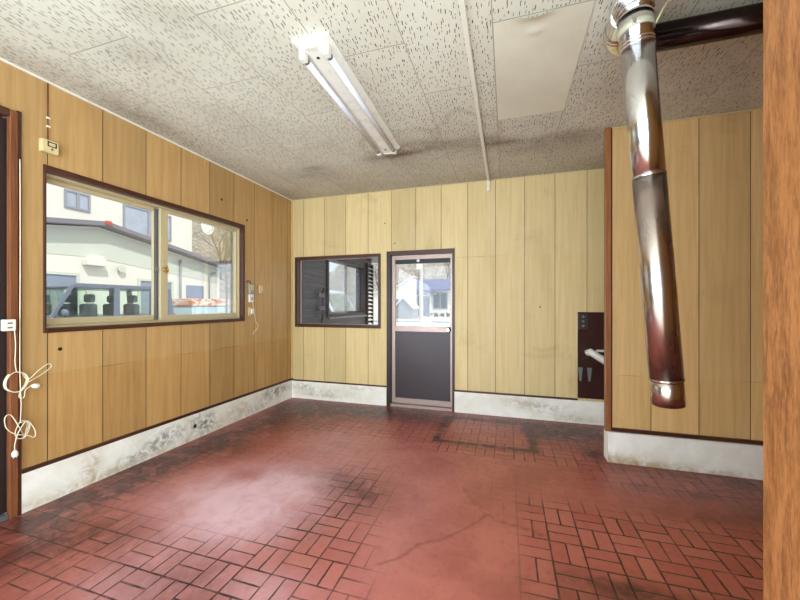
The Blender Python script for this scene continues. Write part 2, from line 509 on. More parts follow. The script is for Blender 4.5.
def frame_mb(axis, p0, p1, u0, u1, z0, z1, wl, wr=None, wt=None, wb=None):
    """rectangular frame of four bars"""
    wr = wl if wr is None else wr; wt = wl if wt is None else wt; wb = wl if wb is None else wb
    mb = MB()
    def b(ua, ub, za, zb):
        if axis == 'x': mb.box(p0, p1, ua, ub, za, zb)
        else: mb.box(ua, ub, p0, p1, za, zb)
    if wl: b(u0, u0 + wl, z0, z1)
    if wr: b(u1 - wr, u1, z0, z1)
    if wt: b(u0 + wl, u1 - wr, z1 - wt, z1)
    if wb: b(u0 + wl, u1 - wr, z0, z0 + wb)
    return mb


def grid_mesh(name, mat, x0, x1, y0, y1, z, step, attrs, **k):
    nx, ny = int(round((x1 - x0) / step)), int(round((y1 - y0) / step))
    xs = np.linspace(x0, x1, nx + 1); ys = np.linspace(y0, y1, ny + 1)
    X, Y = np.meshgrid(xs, ys); X = X.ravel(); Y = Y.ravel()
    v = np.stack([X, Y, np.full_like(X, z)], 1)
    i = np.arange(nx * ny); r = i // nx; c = i % nx; a = r * (nx + 1) + c
    fs = np.stack([a, a + 1, a + nx + 2, a + nx + 1], 1)
    me = bpy.data.meshes.new(name); me.from_pydata(v.tolist(), [], fs.tolist())
    for an, fn in attrs.items():
        at = me.attributes.new(an, 'FLOAT', 'POINT')
        at.data.foreach_set('value', np.clip(fn(X, Y), 0, 1).astype(np.float32))
    me.materials.append(M[mat]); o = bpy.data.objects.new(name, me); COL.objects.link(o)
    return tag(o, kind='structure', **k)


def sstep(e0, e1, x):
    t = np.clip((x - e0) / (e1 - e0), 0, 1); return t * t * (3 - 2 * t)


def blob(X, Y, cx, cy, rx, ry, rot=0, power=1.0):
    c, s = math.cos(R(rot)), math.sin(R(rot)); dx, dy = X - cx, Y - cy
    u = (dx * c + dy * s) / rx; w = (-dx * s + dy * c) / ry
    return np.exp(-(u * u + w * w) ** power)


def rect(X, Y, x0, x1, y0, y1, s):
    return sstep(x0 - s, x0 + s, X) * (1 - sstep(x1 - s, x1 + s, X)) * sstep(y0 - s, y0 + s, Y) * (1 - sstep(y1 - s, y1 + s, Y))


def seg_d(X, Y, pts):
    d = np.full_like(X, 9.0)
    for (ax, ay), (bx_, by) in zip(pts[:-1], pts[1:]):
        vx, vy = bx_ - ax, by - ay; t = np.clip(((X - ax) * vx + (Y - ay) * vy) / (vx * vx + vy * vy), 0, 1)
        d = np.minimum(d, np.hypot(X - ax - t * vx, Y - ay - t * vy))
    return d


# ------------------------------------------------------------------ the room: X right, Y into the picture, Z up
XL, XR, YB, YP, YF, H = -2.61, 2.6, 3.82, 2.97, -2.5, 2.5


def f_grout(X, Y):
    g = 0.22 * np.ones_like(X)
    g = np.maximum(g, 1.0 * blob(X, Y, -1.2, 1.05, 0.75, 0.45, 0, 2))
    g = np.maximum(g, 1.0 * sstep(0.0, 0.13, X) * (1 - sstep(2.12, 2.36, Y - 0.05 * X)))
    g = np.maximum(g, 0.95 * blob(X, Y, -1.05, 1.35, 0.62, 0.75, -10, 2))
    g = np.maximum(g, 0.95 * blob(X, Y, -0.95, 1.9, 0.3, 0.5, 8, 2))
    g = np.maximum(g, 0.8 * blob(X, Y, -2.0, 1.1, 0.7, 0.35, 0, 2))
    g = np.maximum(g, 0.72 * sstep(2.75, 2.95, Y))
    g = np.maximum(g, 0.7 * (1 - sstep(-2.3, -2.0, X)))
    g = np.maximum(g, 0.8 * rect(X, Y, 0.5, 2.6, 2.5, 2.97, 0.1))
    g = g * (1 - 0.97 * blob(X, Y, -0.32, 1.75, 0.36, 0.85, 8, 3))
    g = g * (1 - 0.9 * blob(X, Y, -0.25, 2.6, 0.85, 0.22, 0, 2))
    g = g * (1 - 0.85 * blob(X, Y, 0.9, 2.38, 0.55, 0.13, 4, 2))
    g = np.maximum(g, 0.95 * rect(X, Y, -0.6, 0.6, 2.76, 3.0, 0.05))
    g = g * (1 - 0.8 * blob(X, Y, -1.65, 1.9, 0.45, 0.36, 20, 2))
    return g * (1 - 0.92 * sstep(0.3, 0.75, f_dust_glint(X, Y)) * sstep(1.3, 1.5, Y))


def f_dirt(X, Y):
    d = 0.95 * blob(X, Y, -2.4, 2.3, 0.24, 0.85, -6, 1) + 0.5 * blob(X, Y, -2.15, 2.27, 0.22, 0.16)
    d += 0.75 * blob(X, Y, -2.25, 3.45, 0.35, 0.35) + 0.5 * blob(X, Y, -1.6, 3.55, 0.6, 0.25) + 0.8 * blob(X, Y, -2.45, 1.55, 0.22, 0.4) + 0.4 * blob(X, Y, -2.0, 3.0, 0.5, 0.5) + 0.55 * blob(X, Y, -1.0, 3.55, 1.0, 0.25) + 0.5 * blob(X, Y, 0.4, 3.55, 0.6, 0.3)
    d += 0.6 * blob(X, Y, -1.0, 2.08, 0.28, 0.16, -20) + 0.35 * blob(X, Y, -0.8, 1.95, 0.12, 0.2) + 0.3 * blob(X, Y, -1.0, 1.6, 0.2, 0.3)
    d += 0.45 * blob(X, Y, -2.1, 1.2, 0.3, 0.16, 20) + 0.3 * blob(X, Y, -1.25, 1.12, 0.16, 0.14) + 0.3 * blob(X, Y, -2.2, 0.95, 0.2, 0.15)
    ring = np.abs(np.maximum(np.abs(X + 0.19) - 0.40, np.abs(Y - 3.3) - 0.33))
    edge = np.exp(-(ring / 0.036) ** 2)
    d += 1.2 * edge * (0.5 + 0.55 * np.clip(blob(X, Y, 0.2, 3.2, 0.3, 0.5) + blob(X, Y, -0.3, 2.97, 0.6, 0.12), 0, 1)) - 0.45 * rect(X, Y, -0.53, 0.15, 3.02, 3.58, 0.04)
    d += 0.9 * blob(X, Y, 0.66, 3.05, 0.1, 0.1) + 0.45 * blob(X, Y, 0.55, 3.5, 0.5, 0.3) + 0.4 * blob(X, Y, -0.95, 3.7, 0.35, 0.12)
    d += 0.5 * blob(X, Y, 0.82, 2.59, 0.07, 0.05) + 0.5 * blob(X, Y, 1.11, 2.58, 0.09, 0.05)
    d += 0.5 * blob(X, Y, 1.5, 2.75, 0.5, 0.25) + 0.55 * blob(X, Y, 1.42, 2.4, 0.2, 0.2)
    d += 0.75 * blob(X, Y, 0.5, 1.64, 0.3, 0.06, -4) + 0.5 * blob(X, Y, 0.7, 1.55, 0.3, 0.1) + 0.3 * blob(X, Y, 0.3, 1.5, 0.3, 0.1)
    d += 0.28 * (1 - sstep(-1.5, -1.0, X)) * (1 - sstep(1.2, 1.5, Y)) + 0.2 * blob(X, Y, -1.0, 1.1, 0.3, 0.2)
    d += 0.35 * rect(X, Y, 0.65, 2.6, 2.78, 2.97, 0.06) + 0.12 * sstep(2.7, 3.6, Y)
    return d


def f_dust_glint(X, Y):
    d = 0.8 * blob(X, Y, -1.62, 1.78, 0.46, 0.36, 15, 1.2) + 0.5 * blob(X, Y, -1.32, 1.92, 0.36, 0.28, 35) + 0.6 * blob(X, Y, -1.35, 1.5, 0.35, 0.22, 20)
    d += 0.32 * blob(X, Y, -1.45, 2.75, 0.3, 0.3) + 0.4 * blob(X, Y, -1.5, 1.05, 0.3, 0.2) + 0.5 * blob(X, Y, -0.97, 1.2, 0.2, 0.13)  # last two blobs: pale light glints painted into the floor colour
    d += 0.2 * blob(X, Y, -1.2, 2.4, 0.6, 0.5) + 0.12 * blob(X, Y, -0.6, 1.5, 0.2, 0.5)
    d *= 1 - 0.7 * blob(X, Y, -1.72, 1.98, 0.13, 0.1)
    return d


def f_tan(X, Y):
    return 0.6 * blob(X, Y, 1.05, 2.33, 0.4, 0.06, 3) + 0.5 * blob(X, Y, 0.5, 1.55, 0.5, 0.15) + 0.3 * blob(X, Y, 0.9, 2.5, 0.4, 0.2)


CR = [[(-0.27, 2.27), (-0.2, 2.12), (-0.107, 1.996), (-0.02, 1.95), (0.08, 1.94), (0.2, 1.9)],
      [(-0.107, 1.996), (-0.2, 1.85), (-0.319, 1.715), (-0.42, 1.65), (-0.47, 1.54), (-0.56, 1.47)]]


def f_crack(X, Y):
    w = 0.006 * np.sin(X * 90) + 0.005 * np.sin(Y * 130 + X * 40)
    d = np.minimum(seg_d(X + w, Y + w, CR[0]), seg_d(X + w, Y + w, CR[1]))
    return 1 - sstep(0.002, 0.011, d)


bx('floor_2', 'concrete', (XL, XR, YF, 0.599, -0.05, -0.002), kind='structure')
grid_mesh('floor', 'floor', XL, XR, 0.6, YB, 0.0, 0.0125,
          {'grout': f_grout, 'dirt': f_dirt, 'dust_glint': f_dust_glint, 'tan': f_tan, 'crack': f_crack})


def c_dirt_tone(X, Y):
    d = 0.5 * blob(X, Y, -2.45, 1.75, 0.16, 0.5) + 0.35 * blob(X, Y, -1.4, 1.27, 0.28, 0.12, 30) + 0.25 * blob(X, Y, -1.85, 1.35, 0.2, 0.1)
    y0 = 2.9 + 0.10 * np.sin(X * 3.1 + 0.4) + 0.03 * np.sin(X * 11)
    band = np.where(Y > y0, np.exp(-((Y - y0) / 0.28) ** 2), np.exp(-((Y - y0) / 0.07) ** 2))
    d += 0.5 * band * sstep(-1.4, -1.0, X) * (1 - sstep(0.5, 0.9, X))
    d += 0.5 * blob(X, Y, -0.78, 2.93, 0.22, 0.05, -8) + 0.5 * blob(X, Y, -0.05, 2.97, 0.16, 0.04) + 0.35 * blob(X, Y, -1.05, 2.95, 0.2, 0.05)
    d += 0.3 * sstep(2.9, 3.8, Y) + 0.35 * blob(X, Y, -1.9, 3.15, 0.3, 0.14) + 0.45 * blob(X, Y, -1.8, 2.98, 0.14, 0.05)  # first term: broadly darker towards the back wall
    d += 0.2 * (1 - sstep(-2.6, -2.3, X)) + 0.25 * blob(X, Y, 0.7, 2.3, 0.5, 0.4) + 0.3 * sstep(0.6, 1.4, X)  # darker along the left edge and towards the right
    return d


def c_ring(X, Y):
    r = 0
    for cx, cy, a, b in ((-0.3, 2.72, 0.24, 0.3), (-0.85, 2.72, 0.3, 0.2), (0.1, 2.9, 0.2, 0.17)):
        q = np.hypot((X - cx) / a, (Y - cy) / b) + 0.08 * np.sin(X * 23) + 0.06 * np.sin(Y * 31)
        r = r + np.exp(-((q - 1) / 0.06) ** 2) * (Y < cy + 0.15)
    return r


grid_mesh('ceiling', 'ceiling', XL, XR, YF, YB, H, 0.02, {'dirt': c_dirt_tone, 'ring': c_ring})
bx('roof_slab', 'white_paint', (XL - 0.3, XR + 0.2, YF - 0.1, YB + 0.14, H + 0.006, H + 0.15), kind='structure')

# walls
WIN = (1.339, 2.983, 1.004, 2.0)      # left window opening (y0, y1, z0, z1)
LD = (-0.55, 1.2388, 0.0, 2.24)          # left door opening
wall('wall_left', 'panel_left', 'x', XL, XL - 0.12, YF, YB + 0.12, 0, H, [WIN, LD, (-2.38, -0.62, 0.0, 2.34)])
BW = (-2.558, -1.41, 0.896, 1.772)       # back window opening (x0, x1, z0, z1)
BD = (-1.335, -0.553, 0.0, 1.79)        # back door opening
wall('wall_back', 'panel_back', 'y', YB, YB + 0.12, XL, XR, 0, H, [BW, BD])
wall('wall_partition', 'panel_part', 'y', YP, YP + 0.1, 0.745, XR, 0, H)
wall('wall_right', 'panel_left', 'x', XR, XR + 0.12, YF, YB + 0.12, 0, H, [(-2.2, 0.4, 0.0, 2.3)])
wall('wall_jamb', 'panel_part', 'y', 0.845, 0.94, 0.55, XR, 0, H)
wall('wall_front', 'panel_back', 'y', YF, YF - 0.12, XL, XR, 0, H, [(-2.5, 2.5, 0.0, 2.42)])

# corner post of the partition, jamb post at the right edge, thin trims
MB().box(0.7045, 0.7445, 2.95, 2.986, 0.224, H).build('trim_1', 'post_wood', bevel=0.004, kind='structure')
bx('trim_2', 'dark_wood', (0.7445, 0.753, 2.962, 2.9695, 0.22, H), kind='structure')
MB().box(0.531, 0.55, 0.80, 0.953, 0, H).box(0.55, 0.62, 0.80, 0.845, 0, H).build('trim_3', 'jamb_wood', kind='structure')
bx('trim_4', 'white_plastic', (XL + 0.0005, XL + 0.012, YF, YB, H - 0.012, H - 0.001), kind='structure')
bx('trim_5', 'cream_plastic', (XL + 0.012, 0.7, YB - 0.01, YB - 0.0005, H - 0.010, H - 0.001), kind='structure')
bx('trim_6', 'cream_plastic', (0.753, XR, YP - 0.01, YP - 0.0005, H - 0.010, H - 0.001), kind='structure')
bx('trim_10', 'panel_back', (XL + 0.0005, XL + 0.014, YB - 0.0145, YB - 0.0005, 0.24, H - 0.012), kind='structure')


# concrete curbs with a dark wooden rail on top
def curb(name, x0, x1, y0, y1, z1, face, fm, ft, step=0.02):
    """box; the visible face is a fine grid that carries its marks"""
    mb = MB().box(x0, x1, y0, y1, 0, z1)
    if face == 'x': L = y1 - y0; P = lambda u, w: (x1 + 0.001, y0 + u, w); Q = lambda u: y0 + u
    else: L = x1 - x0; P = lambda u, w: (x0 + u, y0 - 0.001, w); Q = lambda u: x0 + u
    nu, nv = max(2, int(L / step)), int(z1 / step)
    vs = [P(L * i / nu, z1 * j / nv) for j in range(nv + 1) for i in range(nu + 1)]
    fs = [(j * (nu + 1) + i, j * (nu + 1) + i + 1, (j + 1) * (nu + 1) + i + 1, (j + 1) * (nu + 1) + i) for j in range(nv) for i in range(nu)]
    base = len(mb.v); mb.add(vs, fs)
    me = bpy.data.meshes.new(name); me.from_pydata(mb.v, [], mb.f)
    U = np.array([0.0] * base + [Q(L * i / nu) for j in range(nv + 1) for i in range(nu + 1)])
    Z = np.array([0.0] * base + [z1 * j / nv for j in range(nv + 1) for i in range(nu + 1)])
    on = np.array([0.0] * base + [1.0] * len(vs))
    for an, fn in (('mould', fm), ('tan', ft)):
        at = me.attributes.new(an, 'FLOAT', 'POINT'); at.data.foreach_set('value', (np.clip(fn(U, Z), 0, 1) * on).astype(np.float32))
    bm = bmesh.new(); bm.from_mesh(me); bmesh.ops.recalc_face_normals(bm, faces=bm.faces[:6]); bm.to_mesh(me); bm.free()
    me.materials.append(M['concrete']); o = bpy.data.objects.new(name, me); COL.objects.link(o)
    return tag(o, kind='structure')


bl = curb('baseboard_left', XL + 0.0005, XL + 0.012, 1.239, YB, 0.222, 'x',
          lambda u, z: 0.75 * blob(u, z, 1.9, 0.06, 0.22, 0.06, 12) + 0.85 * blob(u, z, 2.47, 0.11, 0.14, 0.1) + 0.8 * blob(u, z, 3.5, 0.16, 0.25, 0.07) + 0.4 * blob(u, z, 3.1, 0.05, 0.3, 0.05) + 0.5 * blob(u, z, 2.15, 0.12, 0.14, 0.07),
          lambda u, z: 0.8 * blob(u, z, 1.58, 0.12, 0.06, 0.1) + 0.6 * blob(u, z, 1.5, 0.02, 0.5, 0.03) + 0.6 * blob(u, z, 2.3, 0.02, 0.5, 0.03) + 0.5 * blob(u, z, 2.9, 0.1, 0.3, 0.1))
bb = curb('baseboard_back', XL + 0.012, -1.337, YB - 0.012, YB - 0.0005, 0.215, 'y',
          lambda u, z: 0.6 * blob(u, z, -2.45, 0.15, 0.15, 0.05) + 0.5 * blob(u, z, -2.2, 0.06, 0.3, 0.025) + 0.3 * blob(u, z, -1.7, 0.18, 0.2, 0.03),
          lambda u, z: 0.5 * blob(u, z, -2.1, 0.1, 0.4, 0.06))
curb('baseboard_back.001', -0.55, XR, YB - 0.012, YB - 0.0005, 0.225, 'y',
     lambda u, z: 0.45 * blob(u, z, 0.3, 0.13, 0.25, 0.05) + 0.3 * blob(u, z, 0.7, 0.03, 0.2, 0.03),
     lambda u, z: 0.5 * blob(u, z, 0.1, 0.17, 0.2, 0.05) + 0.4 * blob(u, z, 0.6, 0.05, 0.3, 0.05))
curb('baseboard_partition', 0.7185, XR, YP - 0.035, YP - 0.0255, 0.225, 'y',
     lambda u, z: 0.45 * blob(u, z, 0.75, 0.02, 0.1, 0.04) + 0.3 * blob(u, z, 1.2, 0.01, 0.4, 0.02),
     lambda u, z: 0.9 * blob(u, z, 0.8, 0.0, 0.35, 0.07) + 0.5 * blob(u, z, 0.69, 0.1, 0.04, 0.12) + 0.6 * blob(u, z, 1.4, 0.0, 0.5, 0.04))
MB().box(0.7185, 0.7445, YP - 0.0255, 3.05, 0, 0.223).box(0.7445, XR, YP - 0.0255, YP - 0.0005, 0, 0.225).build('baseboard_partition_end', 'concrete', kind='structure')
bx('trim_7', 'dark_wood_y', (XL + 0.0005, XL + 0.014, 1.239, YB, 0.2225, 0.244), kind='structure')
bx('trim_8', 'dark_wood_x', (XL + 0.014, -1.337, YB - 0.014, YB - 0.0005, 0.2155, 0.232), kind='structure')
bx('trim_9', 'dark_wood_x', (-0.55, 0.667, YB - 0.014, YB - 0.0005, 0.2255, 0.244), kind='structure')
bx('trim_11', 'dark_wood_x', (0.753, XR, YP - 0.016, YP - 0.0005, 0.2255, 0.252), kind='structure')
# drain hole in the left curb
bx('drain_hole', 'black', (XL + 0.0135, XL + 0.015, 2.357, 2.385, 0.10, 0.13), bl)

# smooth replacement board in the ceiling with a torn lip
NBX, NBY = 30, 60
pv = []
for j in range(NBY + 1):
    for i in range(NBX + 1):
        x, y = -0.062 + 0.43 * i / NBX, 1.695 + 0.897 * j / NBY
        sag = 0.016 * math.exp(-((x - 0.12) / 0.07) ** 2) * math.exp(-((y - 1.69) / 0.03) ** 2) + 0.006 * math.exp(-((x - 0.13) / 0.035) ** 2 - ((y - 1.80) / 0.022) ** 2)
        pv.append((x, y, H - 0.004 - sag))
pf = [(j * (NBX + 1) + i, j * (NBX + 1) + i + 1, (j + 1) * (NBX + 1) + i + 1, (j + 1) * (NBX + 1) + i) for j in range(NBY) for i in range(NBX)]
MB().add(pv, pf, True).build('ceiling_board', 'plain_board', kind='structure')
# ------------------------------------------------------------------ left window (window_1)
w1 = empty('window_1', (XL, (WIN[0] + WIN[1]) / 2, WIN[2]), kind='structure')
def inw(o, root):
    o.parent = root; o.matrix_parent_inverse = Matrix.Translation(-Vector(root.location)); return o
y0, y1, z0, z1 = WIN
for nm, b in (('casing_side', (XL - 0.115, XL + 0.008, y0 + 0.0, y0 + 0.014, z0, z1)), ('casing_side', (XL - 0.115, XL + 0.008, y1 - 0.028, y1, z0, z1))):
    inw(bx(nm, 'dark_wood', b, bevel=0.003), w1)
inw(bx('casing_head', 'dark_wood_y', (XL - 0.115, XL + 0.008, y0 + 0.014, y1 - 0.028, z1 - 0.036, z1), bevel=0.003), w1)
inw(bx('casing_sill', 'dark_wood_y', (XL - 0.115, XL + 0.01, y0 + 0.014, y1 - 0.028, z0, z0 + 0.028), bevel=0.003), w1)
a0, a1, c0, c1 = y0 + 0.014, y1 - 0.028, z0 + 0.028, z1 - 0.036
inw(frame_mb('x', XL - 0.1124, XL - 0.036, a0 + 0.0005, a1 - 0.0005, c0 + 0.0005, c1 - 0.0005, 0.012, 0.012, 0.014, 0.012).build('track_frame', 'beige_alu'), w1)
ym = 2.134
def sash(ya, yb, xi, wl, wr, ml):
    s = inw(frame_mb('x', xi - 0.026, xi, ya, yb, c0 + 0.013, c1 - 0.015, wl, wr, 0.026, 0.044).build('sash', ml, bevel=0.002), w1)
    MB().box(xi - 0.016, xi - 0.011, ya + wl - 0.004, yb - wr + 0.004, c0 + 0.013 + 0.040, c1 - 0.015 - 0.022).build('pane', 'glass', s)
    return s
s_out = sash(a0 + 0.013, ym + 0.03, XL - 0.088, 0.022, 0.086, 'beige_alu')
bx('meeting_seal', 'grey_alu', (XL - 0.0875, XL - 0.0855, ym - 0.055, ym + 0.03, c0 + 0.02, c1 - 0.02), s_out, label='grey meeting strip beside the middle stile')
s_in = sash(ym - 0.026, a1 - 0.013, XL - 0.050, 0.062, 0.026, 'beige_alu')
fly = inw(frame_mb('x', XL - 0.1185, XL - 0.1125, a1 - 0.10, a1 - 0.02, c0 + 0.013, c1 - 0.015, 0.02, 0.018, 0.02, 0.02).build('outer_screen_stile', 'grey_alu'), w1)
lk = inw(MB().sweep([(XL - 0.0495, 2.135, 1.455), (XL - 0.03, 2.135, 1.455)], 0.014, 14).build('crescent_lock', 'brass'), w1)
MB().sweep([(XL - 0.033, 2.135 + 0.022 * math.sin(t), 1.455 + 0.026 * math.cos(t)) for t in [i * 0.28 for i in range(12)]], 0.006, 8).build('lock_lever', 'brass', lk)
lk2 = MB().box(XL - 0.0855, XL - 0.07, 2.085, 2.105, 1.435, 1.48).build('lock_keeper', 'grey_alu', s_out, 0.003)

# ------------------------------------------------------------------ left door (door_1): dark sliding door at the very edge
d1 = empty('door_1', (XL, 1.2, 0), kind='structure')
inw(MB().box(XL - 0.012, XL + 0.02, 1.188, 1.222, 0.0, 2.24).build('door_post', 'brown_wood', bevel=0.003), d1)
inw(bx('door_post_edge', 'dark_wood', (XL - 0.115, XL + 0.014, 1.2222, 1.2385, 0.0, 2.25), label='dark outer strip of the brown door post'), d1)
inw(bx('door_head', 'dark_wood_y', (XL - 0.115, XL + 0.02, -0.55, 1.1855, 2.20, 2.24), bevel=0.003), d1)
leaf = inw(frame_mb('x', XL - 0.052, XL - 0.022, 0.36, 1.215, 0.03, 2.195, 0.05, 0.055, 0.06, 0.12).box(XL - 0.05, XL - 0.024, 0.41, 1.16, 0.95, 1.01).build('door_leaf', 'bronze_dark', bevel=0.002), d1)
MB().box(XL - 0.04, XL - 0.034, 0.405, 1.165, 0.14, 2.14).build('door_pane', 'dark_glass', leaf)
leaf2 = inw(frame_mb('x', XL - 0.085, XL - 0.055, -0.5, 0.42, 0.03, 2.195, 0.05, 0.055, 0.06, 0.12).build('door_leaf', 'bronze_dark', bevel=0.002), d1)
MB().box(XL - 0.074, XL - 0.068, -0.455, 0.37, 0.14, 2.14).build('door_pane', 'dark_glass', leaf2)
inw(bx('door_threshold', 'grey_alu', (XL - 0.115, XL + 0.01, -0.55, 1.1855, 0.001, 0.028)), d1)

# ------------------------------------------------------------------ back window (window_2)
w2 = empty('window_2', (-2.0, YB, BW[2]), kind='structure')
x0, x1, z0, z1 = BW
for b in ((x0, x0 + 0.035, YB - 0.016, YB + 0.115, z0, z1), (x1 - 0.03, x1, YB - 0.016, YB + 0.115, z0, z1)):
    inw(bx('casing_side', 'dark_wood', b, bevel=0.003), w2)
inw(bx('casing_head', 'dark_wood_x', (x0 + 0.035, x1 - 0.03, YB - 0.016, YB + 0.115, z1 - 0.035, z1), bevel=0.003), w2)
inw(bx('casing_sill', 'dark_wood_x', (x0 + 0.035, x1 - 0.03, YB - 0.018, YB + 0.115, z0, z0 + 0.035), bevel=0.003), w2)
inw(frame_mb('y', YB + 0.05, YB + 0.06, x0 + 0.0355, x1 - 0.0305, z0 + 0.0355, z1 - 0.0355, 0.016, 0.006, 0.006, 0.006).build('glazing_bead', 'bronze_alu'), w2)
inw(bx('pane', 'glass', (x0 + 0.0505, x1 - 0.036, YB + 0.052, YB + 0.057, z0 + 0.041, z1 - 0.041)), w2)

# ------------------------------------------------------------------ back door (door_2)
d2 = empty('door_2', (-0.94, YB, 0), kind='structure')
x0, x1, z0, z1 = BD
inw(bx('door_frame_side', 'bronze_dark', (x0, x0 + 0.045, YB - 0.012, YB + 0.11, 0, z1), bevel=0.002), d2)
inw(bx('door_frame_side', 'dark_wood', (x1 - 0.022, x1, YB - 0.012, YB + 0.11, 0, z1), bevel=0.002), d2)
inw(bx('door_frame_edge', 'dark_wood', (x1 + 0.0, x1 + 0.006, YB - 0.012, YB - 0.0005, 0, z1 + 0.006)), d2)
inw(bx('door_frame_head', 'dark_wood_x', (x0 + 0.045, x1 - 0.022, YB - 0.012, YB + 0.11, z1 - 0.045, z1)), d2)
inw(bx('door_threshold', 'bronze_alu', (x0 + 0.045, x1 - 0.022, YB - 0.006, YB + 0.11, 0.001, 0.03)), d2)
Lx0, Lx1 = x0 + 0.048, x1 - 0.025
mb = frame_mb('y', YB + 0.035, YB + 0.07, Lx0, Lx1, 0.035, z1 - 0.047, 0.043, 0.024, 0.05, 0.06)
mb.box(Lx0 + 0.043, Lx1 - 0.024, YB + 0.033, YB + 0.068, 0.865, 0.925)
lf = inw(mb.build('door_leaf', 'bronze_alu', bevel=0.002), d2)
bx('kick_panel', 'kick', (Lx0 + 0.037, Lx1 - 0.018, YB + 0.045, YB + 0.06, 0.09, 0.87), lf)
bx('blind_slot', 'black', (Lx0 + 0.043, Lx1 - 0.024, YB + 0.04, YB + 0.065, 1.645, 1.695), lf)
bx('catch', 'white_plastic', (-0.985, -0.955, YB + 0.034, YB + 0.0395, 1.662, 1.69), lf)
bx('pane', 'glass', (Lx0 + 0.037, Lx1 - 0.018, YB + 0.05, YB + 0.055, 0.92, 1.65), lf)
kn = MB().sweep([(-0.622, YB + 0.0325, 0.895), (-0.622, YB + 0.012, 0.895), (-0.622, YB + 0.008, 0.895), (-0.622, YB - 0.02, 0.895), (-0.622, YB - 0.03, 0.895)],
                [0.03, 0.03, 0.013, 0.026, 0.018], 18).build('door_knob', 'chrome', lf)

# ------------------------------------------------------------------ fluorescent ceiling light
fl = empty('fluorescent_light', (-0.943, 2.144, H), R(1.2), label='long white twin-tube fluorescent light fixed to the stained ceiling', cat='ceiling light')
LL = 0.622
prof = [(-0.1, 0), (-0.1, -0.014), (-0.094, -0.018), (-0.03, -0.055), (0.03, -0.055), (0.094, -0.018), (0.1, -0.014), (0.1, 0)]
MB().prism(prof, 'y', -LL, LL).build('housing', 'white_paint', fl, 0.002)
for e in (-1, 1):
    MB().prism([(p[0] * 1.02, p[1] * 1.05) for p in prof], 'y', e * LL, e * (LL + 0.012)).build('end_cap', 'white_paint', fl, 0.001)
    MB().sweep([(0.0, e * (LL - 0.07), -0.0545), (0.0, e * (LL - 0.07), -0.0565)], 0.009, 12).build('fixing_screw', 'black', fl)
for sx in (-1, 1):
    tb = MB().sweep([(sx * 0.066, -LL + 0.035, -0.062), (sx * 0.066, LL - 0.02, -0.062)], 0.0155, 16).build('tube', 'tube_glass', fl)
    for e in (-1, 1):
        MB().sweep([(sx * 0.066, e * (LL - 0.075), -0.062), (sx * 0.066, e * (LL - 0.058), -0.062)], 0.0162, 16).build('tube_cap', 'grey_alu', tb)
        MB().box(sx * 0.066 - 0.017, sx * 0.066 + 0.017, min(e * (LL - 0.018), e * (LL - 0.058)), max(e * (LL - 0.018), e * (LL - 0.058)), -0.082, -0.026).build('socket', 'white_plastic', fl, 0.006)

# ------------------------------------------------------------------ white cable duct along the ceiling, down onto the back wall
cd = empty('cable_duct', (-0.2, YB, H), label='thin white plastic cable duct running along the ceiling to the back wall', cat='cable duct')
inw(MB().box(-0.202, -0.176, YF + 0.02, YB - 0.012, H - 0.0185, H - 0.0005).build('duct', 'white_plastic', bevel=0.003), cd)
inw(MB().box(-0.204, -0.174, YB - 0.022, YB - 0.0102, H - 0.12, H - 0.011).build('end_piece', 'white_plastic', bevel=0.003), cd)

# ------------------------------------------------------------------ stove flue
fl_root = empty('stove_flue', (0.5, 1.64, 2.4), label='shiny stainless steel stove flue hanging open-ended from the ceiling', cat='flue pipe')
RF = 0.0575
M['clamp'] = simple('pale_grey_green_clamp', (190, 190, 168), 0.4, 0.2, var=0.05)
ZH = 2.418; YH = 1.91; XE = 0.487; RB = 0.1; RC = 0.11; SG = 0.1
top = Vector((XE, YH - RB - SG - RC, ZH - RC))
bot = Vector((0.634, 1.69, 0.762))
ax = (bot - top).normalized()
inw(MB().sweep([(XR, YH, ZH), (1.35, YH, ZH), (0.615, YH, ZH)], RF, 40, cap=False).build('horizontal_pipe', 'steel_dark'), fl_root)
inw(MB().sweep([(0.63, YH, ZH), (0.622, YH, ZH), (0.614, YH, ZH), (0.606, YH, ZH)], [RF + 0.001, RF + 0.004, RF + 0.004, RF + 0.001], 40, cap=False).build('joint_ring', 'steel'), fl_root)
el = [(0.62 - i * 0.011, YH, ZH) for i in range(3)] + [(XE + RB - RB * math.sin(t), YH - RB + RB * math.cos(t), ZH) for t in [i * R(90) / 10 for i in range(0, 11)]]
inw(MB().sweep(el, RF + 0.0015, 40, cap=False).build('elbow', 'steel'), fl_root)
inw(MB().sweep([(XE, YH - RB + d, ZH) for d in (0.005, -0.001, -0.012, -0.018)], [RF + 0.002, RF + 0.006, RF + 0.006, RF + 0.002], 40, cap=False).build('joint_ring', 'steel'), fl_root)
